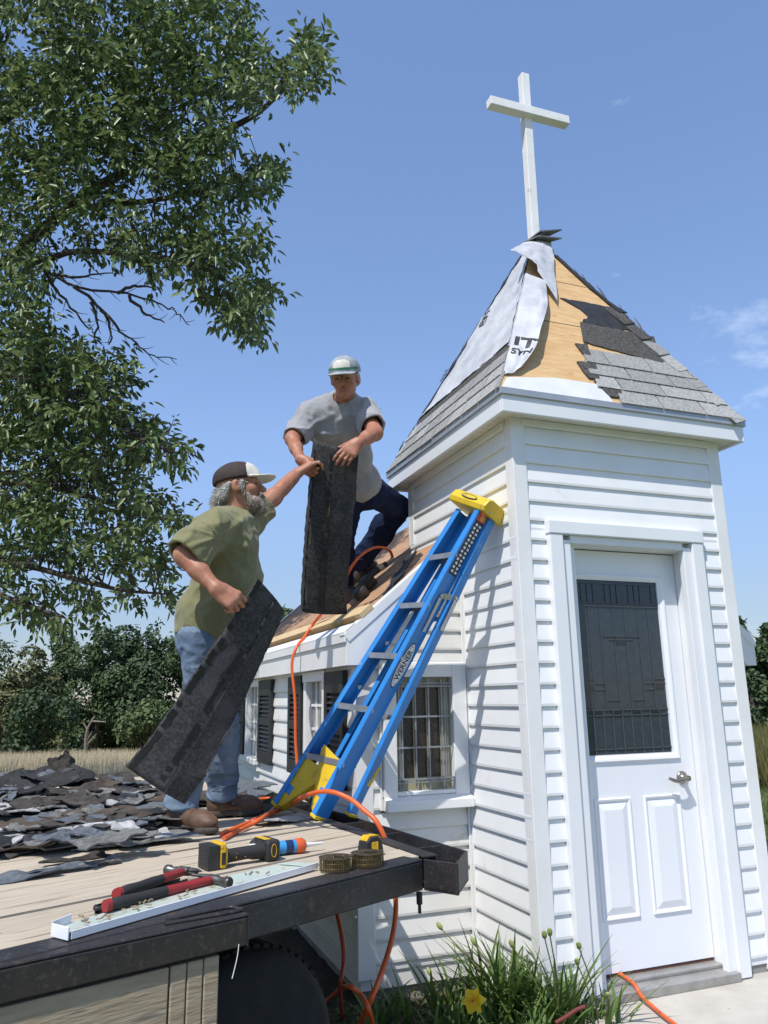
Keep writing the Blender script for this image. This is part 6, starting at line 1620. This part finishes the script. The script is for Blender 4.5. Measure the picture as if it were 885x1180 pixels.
# leafy sprays: density from hand placed masses (photo px, radius px, weight)
MASS = [(-130, 250, 140, 190), (-130, 480, 140, 190), (-110, 60, 130, 170), (-140, 660, 110, 110), (60, -110, 120, 120), (200, -120, 100, 70), (-60, -200, 140, 120), (-300, 200, 130, 90), (-300, 420, 130, 90), (-290, 0, 130, 80), (-280, 600, 110, 60),
        (40, 40, 75, 110), (120, 20, 70, 110), (200, 15, 55, 80), (262, 10, 34, 34), (30, 140, 75, 120), (110, 110, 65, 110), (180, 90, 55, 85), (240, 90, 45, 62), (285, 60, 26, 16), (292, 100, 30, 34), (335, 90, 24, 28), (358, 62, 16, 18), (364, 85, 12, 10),
        (15, 225, 65, 90), (95, 190, 60, 85), (165, 165, 48, 60), (215, 170, 36, 40), (255, 165, 30, 26), (300, 205, 22, 22), (270, 215, 26, 20), (226, 225, 24, 18), (200, 205, 26, 20), (316, 196, 10, 8),
        (30, 300, 45, 30), (110, 260, 40, 34), (160, 265, 38, 34), (205, 275, 34, 34), (250, 285, 32, 32), (290, 282, 20, 16), (245, 325, 30, 26), (285, 345, 28, 26), (308, 340, 14, 12), (292, 372, 16, 14), (268, 360, 18, 12), (180, 300, 24, 12),
        (5, 395, 45, 55), (55, 400, 40, 36), (20, 340, 30, 14), (70, 440, 45, 55), (120, 450, 34, 34), (95, 415, 22, 12), (140, 425, 14, 8), (15, 470, 55, 80), (80, 500, 48, 62), (135, 500, 36, 40), (178, 500, 22, 22), (205, 522, 14, 12), (150, 530, 28, 18),
        (20, 545, 55, 70), (80, 560, 45, 50), (130, 565, 36, 34), (175, 585, 24, 22), (204, 598, 10, 8), (150, 602, 22, 14), (15, 615, 50, 55), (70, 622, 40, 36), (115, 640, 30, 24), (155, 650, 26, 18), (185, 652, 14, 10), (190, 682, 12, 8), (150, 685, 16, 9), (20, 670, 40, 24), (80, 685, 26, 12), (110, 700, 14, 7), (40, 708, 18, 8), (70, 716, 10, 5), (-60, 700, 60, 14)]
LP, LD, LN_, LL, LW = [], [], [], [], []
twigs = MB()
for (mx, my, rad, wgt) in MASS:
    for _ in range(int(wgt*(1.4 if mx < 90 else 1.2))):
        th_ = NR.uniform(0, 2*math.pi); rr_ = rad*math.sqrt(NR.uniform(0, 1))*.95
        x, y = mx+rr_*math.cos(th_), my+rr_*math.sin(th_)
        dep = 6.9+NR.uniform(-.75, .95)-.0022*max(0, x)+(.4 if x < 0 else 0)
        p = np.array(at(x, y, dep))
        k = int(np.argmin(((lpts-p)**2).sum(1))); a = lpts[k]; v = p-a; dist = np.linalg.norm(v)
        if dist > 1.1 and x > -20 and NR.uniform() < .35: continue
        d = unit(unit(v)+NR.normal(0, .35, 3)+np.array([0, 0, -.15]))
        if NR.uniform() < .6 and .05 < dist < .42:
            mid = a+v*.5+NR.normal(0, .05, 3)+np.array([0, 0, .05])
            twigs.tube([a, mid, p, p+d*.12], [.007, .005, .0035, .002], 4, cap=False)
        n = NR.randint(8, 15); Ls = NR.uniform(.10, .24)
        for q in range(n):
            f = (q+.5)/n; c = p+d*(f-.35)*Ls*1.6; out = NR.normal(0, 1, 3); out -= d*(out @ d); out = unit(out)
            ld = unit(d*.6+out*.8+np.array([0, 0, -.45])); nn_ = unit(np.array([0, 0, 1.0])+NR.normal(0, .55, 3)-unit(np.array(VF))*.15)
            LP.append(c+out*NR.uniform(.0, .05)); LD.append(ld); LN_.append(nn_); LL.append(NR.uniform(.045, .11)); LW.append(NR.uniform(.026, .044))
wood.add(twigs.v, twigs.f, True); wood.build('trunk', BARK, big, recalc=False)
D_ = np.array(LD); N_2 = np.array(LN_); N_2 = unit(N_2-D_*(N_2*D_).sum(1, keepdims=True))
leaf_mesh('crown', np.array(LP), D_, N_2, np.array(LL), np.array(LW), LEAF, big)

# --- trees beyond the field
def far_tree(px, py_top, py_base, width_px, dep, mat, label, seed, n=8500, lobes=10, leaf=.20, top_round=.8, cat='tree', group='trees beyond the field'):
    r_ = np.random.RandomState(seed)
    b = at(px, py_base, dep); t = at(px, py_top, dep); Hh = t.z-b.z; Wm = width_px/F_PX*dep
    gz = ground_h(b.x, b.y); tr = thing('broadleaf_tree', label, cat, (b.x, b.y, gz), group)
    m = MB(); tp_ = b+Vector((0, 0, Hh*.75)); b0 = Vector((b.x, b.y, gz-.1))
    c = [b0, b0.lerp(tp_, .4)+Vector((r_.uniform(-.2, .2), 0, 0)), tp_]; m.tube(catmull(c, 4), [.20-.015*i for i in range(9)], 8)
    L0 = []
    for i in range(lobes):
        a = r_.uniform(0, 2*math.pi); f = i/(lobes-1); hgt = .03+.83*f; w_ = (math.sin(math.pi*min(1, .26+.72*f))**top_round)
        rad = Wm*.5*w_*r_.uniform(.35, .75); c0 = np.array([b.x+math.cos(a)*rad, b.y+math.sin(a)*rad, b.z+Hh*hgt])
        rl_ = Wm*r_.uniform(.20, .32)*(.75+.35*w_); rl_ = min(rl_, (t.z-c0[2])/.92 if t.z-c0[2] > .4 else rl_*.6)
        L0.append((c0, np.array([rl_, rl_, rl_*r_.uniform(.8, 1.15)])))
        m.tube([b0.lerp(tp_, max(.15, hgt*.8)), Vector(c0)], [.06, .02], 6)
    m.build('trunk', BARK, tr)
    tot = sum(q[1].prod()**(2/3) for q in L0); Pp, Nn_ = [], []
    for c0, rr_ in L0:
        k = int(n*rr_.prod()**(2/3)/tot); v = unit(r_.normal(0, 1, (k, 3))); nz = vnoise(v*2.6+c0, seed)
        sh = r_.uniform(.62, 1.0, (k, 1))**.5*(1+.22*nz[:, None]); P = c0+v*rr_*sh
        keep = (vnoise(P*1.25, seed+5) > -.42) & (P[:, 2] > b.z-.2); Pp.append(P[keep]); Nn_.append(v[keep])
    P = np.concatenate(Pp); v = np.concatenate(Nn_); k = len(P)
    N = unit(v*.7+r_.normal(0, .55, (k, 3))+np.array([0, 0, .45])); Dd_ = r_.normal(0, 1, (k, 3))+np.array([0, 0, -.5]); Dd_ = unit(Dd_-N*(Dd_*N).sum(1, keepdims=True))
    leaf_mesh('crown', P, Dd_, N, r_.uniform(.7, 1.35, k)*leaf, r_.uniform(.5, 1.0, k)*leaf*.8, mat, tr, .12)
    return tr
TD = leafmat('far_leaf_dark', (.042, .075, .030), (.062, .10, .038), .3, .15, .6); TM = leafmat('far_leaf_mid', (.060, .10, .038), (.085, .13, .048), .3, .15, .6)
TL = leafmat('far_leaf_light', (.085, .125, .045), (.115, .15, .058), .3, .15, .6); TO = leafmat('far_leaf_olive', (.10, .115, .045), (.135, .14, .058), .3, .15, .6)
far_tree(-55, 690, 868, 150, 37, TM, 'mid green tree at the far left end of the tree line, half outside the picture', 1)
far_tree(28, 742, 866, 95, 34, TO, 'olive green bushy tree low at the left of the tree line', 2, lobes=8)
far_tree(62, 716, 866, 85, 41, TM, 'dull green tree rising behind the olive bushy tree', 3)
far_tree(105, 710, 864, 80, 38, TM, 'rounded dark tree at the middle of the tree line', 4)
far_tree(140, 712, 862, 75, 41, TD, 'dark tree in the row just left of the bearded man', 5)
far_tree(178, 708, 862, 85, 39, TD, 'tall dark tree directly behind the tilted shingle', 6)
far_tree(212, 716, 860, 70, 38, TM, 'green tree hidden mostly behind the legs of the bearded man', 7)
far_tree(168, 800, 858, 60, 32, TL, 'low light green bush in front of the dark trees', 8, n=2600, lobes=6)
far_tree(40, 795, 862, 80, 31, TD, 'low dark bush at the foot of the left trees', 9, n=2600, lobes=6)
far_tree(252, 730, 858, 70, 42, TM, 'green tree behind the bearded man and the far corner of the chapel', 10)
far_tree(326, 688, 850, 70, 30, TL, 'fresh green treetop peeking over the far eave of the chapel', 11)
far_tree(862, 697, 836, 60, 33, TD, 'dark tree right of the chapel, above its right eave', 13)
far_tree(905, 705, 836, 75, 31, TM, 'mid green tree at the right edge of the picture', 14)
far_tree(870, 770, 838, 60, 29, TD, 'dense dark bush under the right eave of the chapel', 15, n=2600, lobes=6)
# bare dead tree standing in front of the dark trees
sn = thing('dead_sapling', 'small bare dead sapling at the edge of the field', 'tree', tuple(at(99, 868, 28)))
m = MB(); q = [at(99, 872, 28), at(99, 852, 28), at(101, 840, 28), at(106, 830, 28), at(109, 826, 28)]
m.tube(catmull(q, 4), [.085, .08, .075, .07, .065, .06, .055, .05, .045, .04, .04, .035, .03, .03, .03, .03, .025][:17], 6)
for a, b in (((99, 856), (106, 843)), ((101, 842), (96, 832)), ((106, 831), (122, 832)), ((99, 860), (111, 846))): m.tube([at(*a, 28), at(*b, 28)], [.04, .015], 5)
m.build('trunk', M('dead_wood', (.30, .25, .2), .9, (.2, .17, .14), 10), sn)

# --- ripe grass field and rough grass, one mass each
def blades(name, region, n, hgt, wid, mat, label, seed, lean=.35, cat='grass'):
    r_ = np.random.RandomState(seed); P = []
    while len(P) < n:
        p = region(r_)
        if p is not None: P.append(p)
    P = np.array(P); k = len(P); a = r_.uniform(0, 2*math.pi, k); S = np.stack([np.cos(a), np.sin(a), np.zeros(k)], 1)
    T = P+np.stack([r_.normal(0, lean, k), r_.normal(0, lean, k), np.ones(k)], 1)*(hgt*r_.uniform(.6, 1.2, k))[:, None]
    Md = (P+T)/2+np.array([0, 0, .06])*hgt; w_ = (wid*r_.uniform(.6, 1.3, k))[:, None]
    V = np.stack([P-S*w_, P+S*w_, Md+S*w_*.8, Md-S*w_*.8, T], 1).reshape(-1, 3); i = np.arange(k)*5
    me = bpy.data.meshes.new(name); F = [f for j in i for f in ((j, j+1, j+2, j+3), (j+3, j+2, j+4))]
    me.from_pydata(V.tolist(), [], F); me.materials.append(mat); me.update()
    o = bpy.data.objects.new(name, me); link(o); return props(o, label, cat, kind='stuff')
def fan(d0, d1, x0, x1):
    def f(r_):
        d = d0*(d1/d0)**r_.uniform(0, 1); x = r_.uniform(x0, x1); q = CAM+ (HF_*1.0)*d + HR_*((x-PW/2)/F_PX*d)
        return (q[0], q[1], ground_h(q[0], q[1])-.02)
    return f
HF_ = np.array(HF); HR_ = np.array(HR)
WHEAT = M('ripe_grass', (.66, .56, .38), .8, (.54, .45, .28), .6, random_island=.3, trans=.25, spec=.2)
RGH = M('rough_grass', (.20, .18, .07), .8, (.11, .13, .04), .5, random_island=.35, trans=.25, spec=.2)
GRS = M('green_grass', (.06, .11, .022), .8, (.09, .135, .035), 1.5, random_island=.35, trans=.3, spec=.2)
blades('ripe_field', fan(10, 38, -160, 330), 90000, .75, .012, WHEAT, 'pale ripe field of tall grass behind the trailer', 3, .16)
blades('rough_grass', fan(13, 31, 780, 1500), 26000, .8, .014, RGH, 'brownish tall grass right of the chapel before the trees', 4, .2)
blades('lawn_grass', fan(5.0, 15, 820, 1500), 36000, .09, .006, GRS, 'short green lawn grass right of the chapel', 5, .5)

fg = MB(); vs = []
for j in range(25):
    d = 9.5+30*j/24
    for i in range(15):
        x = -220+570*i/14; q = CAM+HF_*d+HR_*((x-PW/2)/F_PX*d); vs.append((q[0], q[1], ground_h(q[0], q[1])+.04))
fg.add(vs, [(j*15+i, j*15+i+1, (j+1)*15+i+1, (j+1)*15+i) for j in range(24) for i in range(14)], True)
props(fg.build('field_soil', M('field_soil', (.34, .27, .15), .95, (.26, .20, .11), 2, bump=.5, bscale=30)), kind='structure')
# --- day lilies and weeds by the wall
LILY = M('lily_leaf', (.085, .15, .035), .5, (.12, .19, .05), 4, random_island=.3, trans=.3, spec=.3)
DRY = M('dry_stalk', (.30, .24, .10), .8, (.22, .19, .08), 6)
LYEL = M('lily_petal', (.95, .70, .03), .6, (.92, .58, .02), 12, trans=.35); LCEN = M('lily_throat', (.75, .30, .02), .6); GBUD = M('lily_bud', (.30, .36, .10), .6)
def lily(c, label, nb, hgt, seed, spread=1.0, stalks=(), flower=None):
    r_ = random.Random(seed); c = Vector(c); t = thing('day_lily', label, 'flower plant', tuple(c), 'clump plants along the chapel wall')
    m = MB()
    for i in range(nb):
        a = r_.uniform(0, 2*math.pi); d = Vector((math.cos(a), math.sin(a), 0)); L = hgt*r_.uniform(.65, 1.25); o = c+Vector((r_.gauss(0, .05), r_.gauss(0, .05), 0)); reach = L*r_.uniform(.15, .75)*spread
        w_ = r_.uniform(.006, .011); s = Vector((-d.y, d.x, 0)); pts = []; droop = r_.uniform(.1, .75)
        for k in range(8):
            f = k/7; z = L*(f-.62*droop*f**2.6); pts.append((o+d*reach*f**1.4+Vector((0, 0, z)), w_*(1-f**2.2)+.0008))
        vs = [q for p, w2 in pts for q in (p-s*w2+Vector((0, 0, w2*.5)), p, p+s*w2+Vector((0, 0, w2*.5)))]
        m.add(vs, [(3*k+j, 3*k+j+1, 3*k+j+4, 3*k+j+3) for k in range(7) for j in (0, 1)], True)
    m.build('leaves', LILY, t, recalc=False)
    for (a, b, bud) in stalks:
        m = MB(); a = Vector(a); b = Vector(b); m.tube(catmull([a, a.lerp(b, .5)+Vector((.02, .01, .03)), b], 5), .0028, 5); sk = m.build('flower_stalk', DRY if bud == 2 else GBUD, t)
        if bud: m = MB(); dd = (b-a).normalized(); m.lathe(b, dd, [(0, .003), (.012, .010), (.028, .011), (.042, .004)], 8); m.build('bud', GBUD, sk)
    if flower is not None:
        f = Vector(flower); n = (-VF*.7+Vector((-.3, 0, .5))).normalized(); x = n.cross(Vector((0, 0, 1))).normalized(); y = n.cross(x); m = MB()
        for i in range(6):
            a = 2*math.pi*i/6+.2; d = x*math.cos(a)+y*math.sin(a); s = n.cross(d); vs = []; ww = .017 if i % 2 else .013
            for k in range(7):
                u = k/6; p = f+d*.049*u+n*(.034*u-.026*u**2.5-.02+.004*math.sin(u*9+i)); w2 = 1.25*ww*math.sin(math.pi*min(1, .12+.86*u))
                vs += [p-s*w2+n*.004*math.sin(k*2), p-n*.003, p+s*w2-n*.003*math.sin(k*2.3)]
            m.add(vs, [(3*k+j, 3*k+j+1, 3*k+j+4, 3*k+j+3) for k in range(6) for j in (0, 1)], True)
        fo = m.build('flower', LYEL, t, recalc=False)
        m = MB(); 
        for i in range(6):
            a = i*1.05; d = (n+.35*(x*math.cos(a)+y*math.sin(a))).normalized(); m.tube([f-n*.018, f+d*.028], .0012, 4)
        m.build('stamens', LCEN, fo)
        m = MB(); m.tube(catmull([c, c.lerp(f, .6)+Vector((0, 0, .05)), f-n*.02], 6), .003, 5); m.build('flower_stalk', GBUD, t)
def G(x, y): return onZ(x, y, -.10)
lily((-.16, .10, -.11), 'tall lily clump with a yellow bloom against the tower wall', 130, .42, 1, 1.1, [((-.12, .08, -.1), at(510, 1072, 3.5), 2), ((-.1, .1, -.1), at(548, 1090, 3.5), 2)], at(545, 1153, 3.02))
lily((-.02, -.10, -.11), 'dense lily clump at the foot of the tower corner', 130, .38, 2, 1.0, [((.0, -.1, -.1), at(628, 1082, 3.12), 1), ((-.02, -.12, -.1), at(592, 1093, 3.2), 1), ((.0, -.1, -.1), at(634, 1079, 3.12), 2)])
lily((.14, -.16, -.11), 'thin lily clump with bare stalks beside the door trim', 60, .30, 3, 1.0, [((.16, -.17, -.1), at(668, 1094, 3.05), 2), ((.15, -.15, -.1), at(666, 1112, 3.05), 1), ((.16, -.18, -.1), at(700, 1150, 3.0), 2)])
lily((-.33, .28, -.11), 'sparse lily clump below the front window', 45, .30, 4, 1.1, [((-.33, .28, -.1), at(497, 1125, 3.6), 2)])
lily((-.42, .02, -.11), 'low lily leaves in front of the foundation', 60, .24, 5, 1.2)
lily((-.22, -.22, -.11), 'short lily leaves nearest the camera by the wall', 60, .26, 6, 1.2)
lily((-.80, -.05, -.11), 'small green tuft in the shade of the trailer tyre', 26, .26, 7, 1.2)
lily((-.62, .32, -.11), 'small weed tuft beside the nave corner', 24, .22, 8, 1.2)
r_ = np.random.RandomState(9)
WEED = M('weed_leaf', (.06, .10, .03), .6, (.10, .13, .045), 8, random_island=.4, trans=.25)
P = []; 
while len(P) < 2600:
    x, y = r_.uniform(-1.0, .20), r_.uniform(-1.0, .62)
    if x > -.03 and y > -.05: continue
    if vn(x*3.1, y*3.1, 2) < -.05: continue
    P.append((x, y, -.105+r_.uniform(0, .06)))
P = np.array(P); k = len(P); N = unit(np.array([0, 0, 1.0])+r_.normal(0, .5, (k, 3))); Dd_ = r_.normal(0, 1, (k, 3)); Dd_ = unit(Dd_-N*(Dd_*N).sum(1, keepdims=True))
props(leaf_mesh('weeds', P, Dd_, N, r_.uniform(.015, .04, k), r_.uniform(.010, .022, k), WEED, None), 'low leafy weeds covering the soil by the chapel', 'weeds', kind='stuff')
m = MB(); m.tube(catmull([at(640, 1179, 2.95), at(652, 1172, 2.97), at(664, 1164, 2.99), at(674, 1160, 3.0)], 6), [.008]*19, 8)
props(m.build('red_stick', M('red_bark', (.13, .025, .02), .7, (.16, .03, .025), 14)), 'dark red stick lying in the plants by the door trim', 'stick')
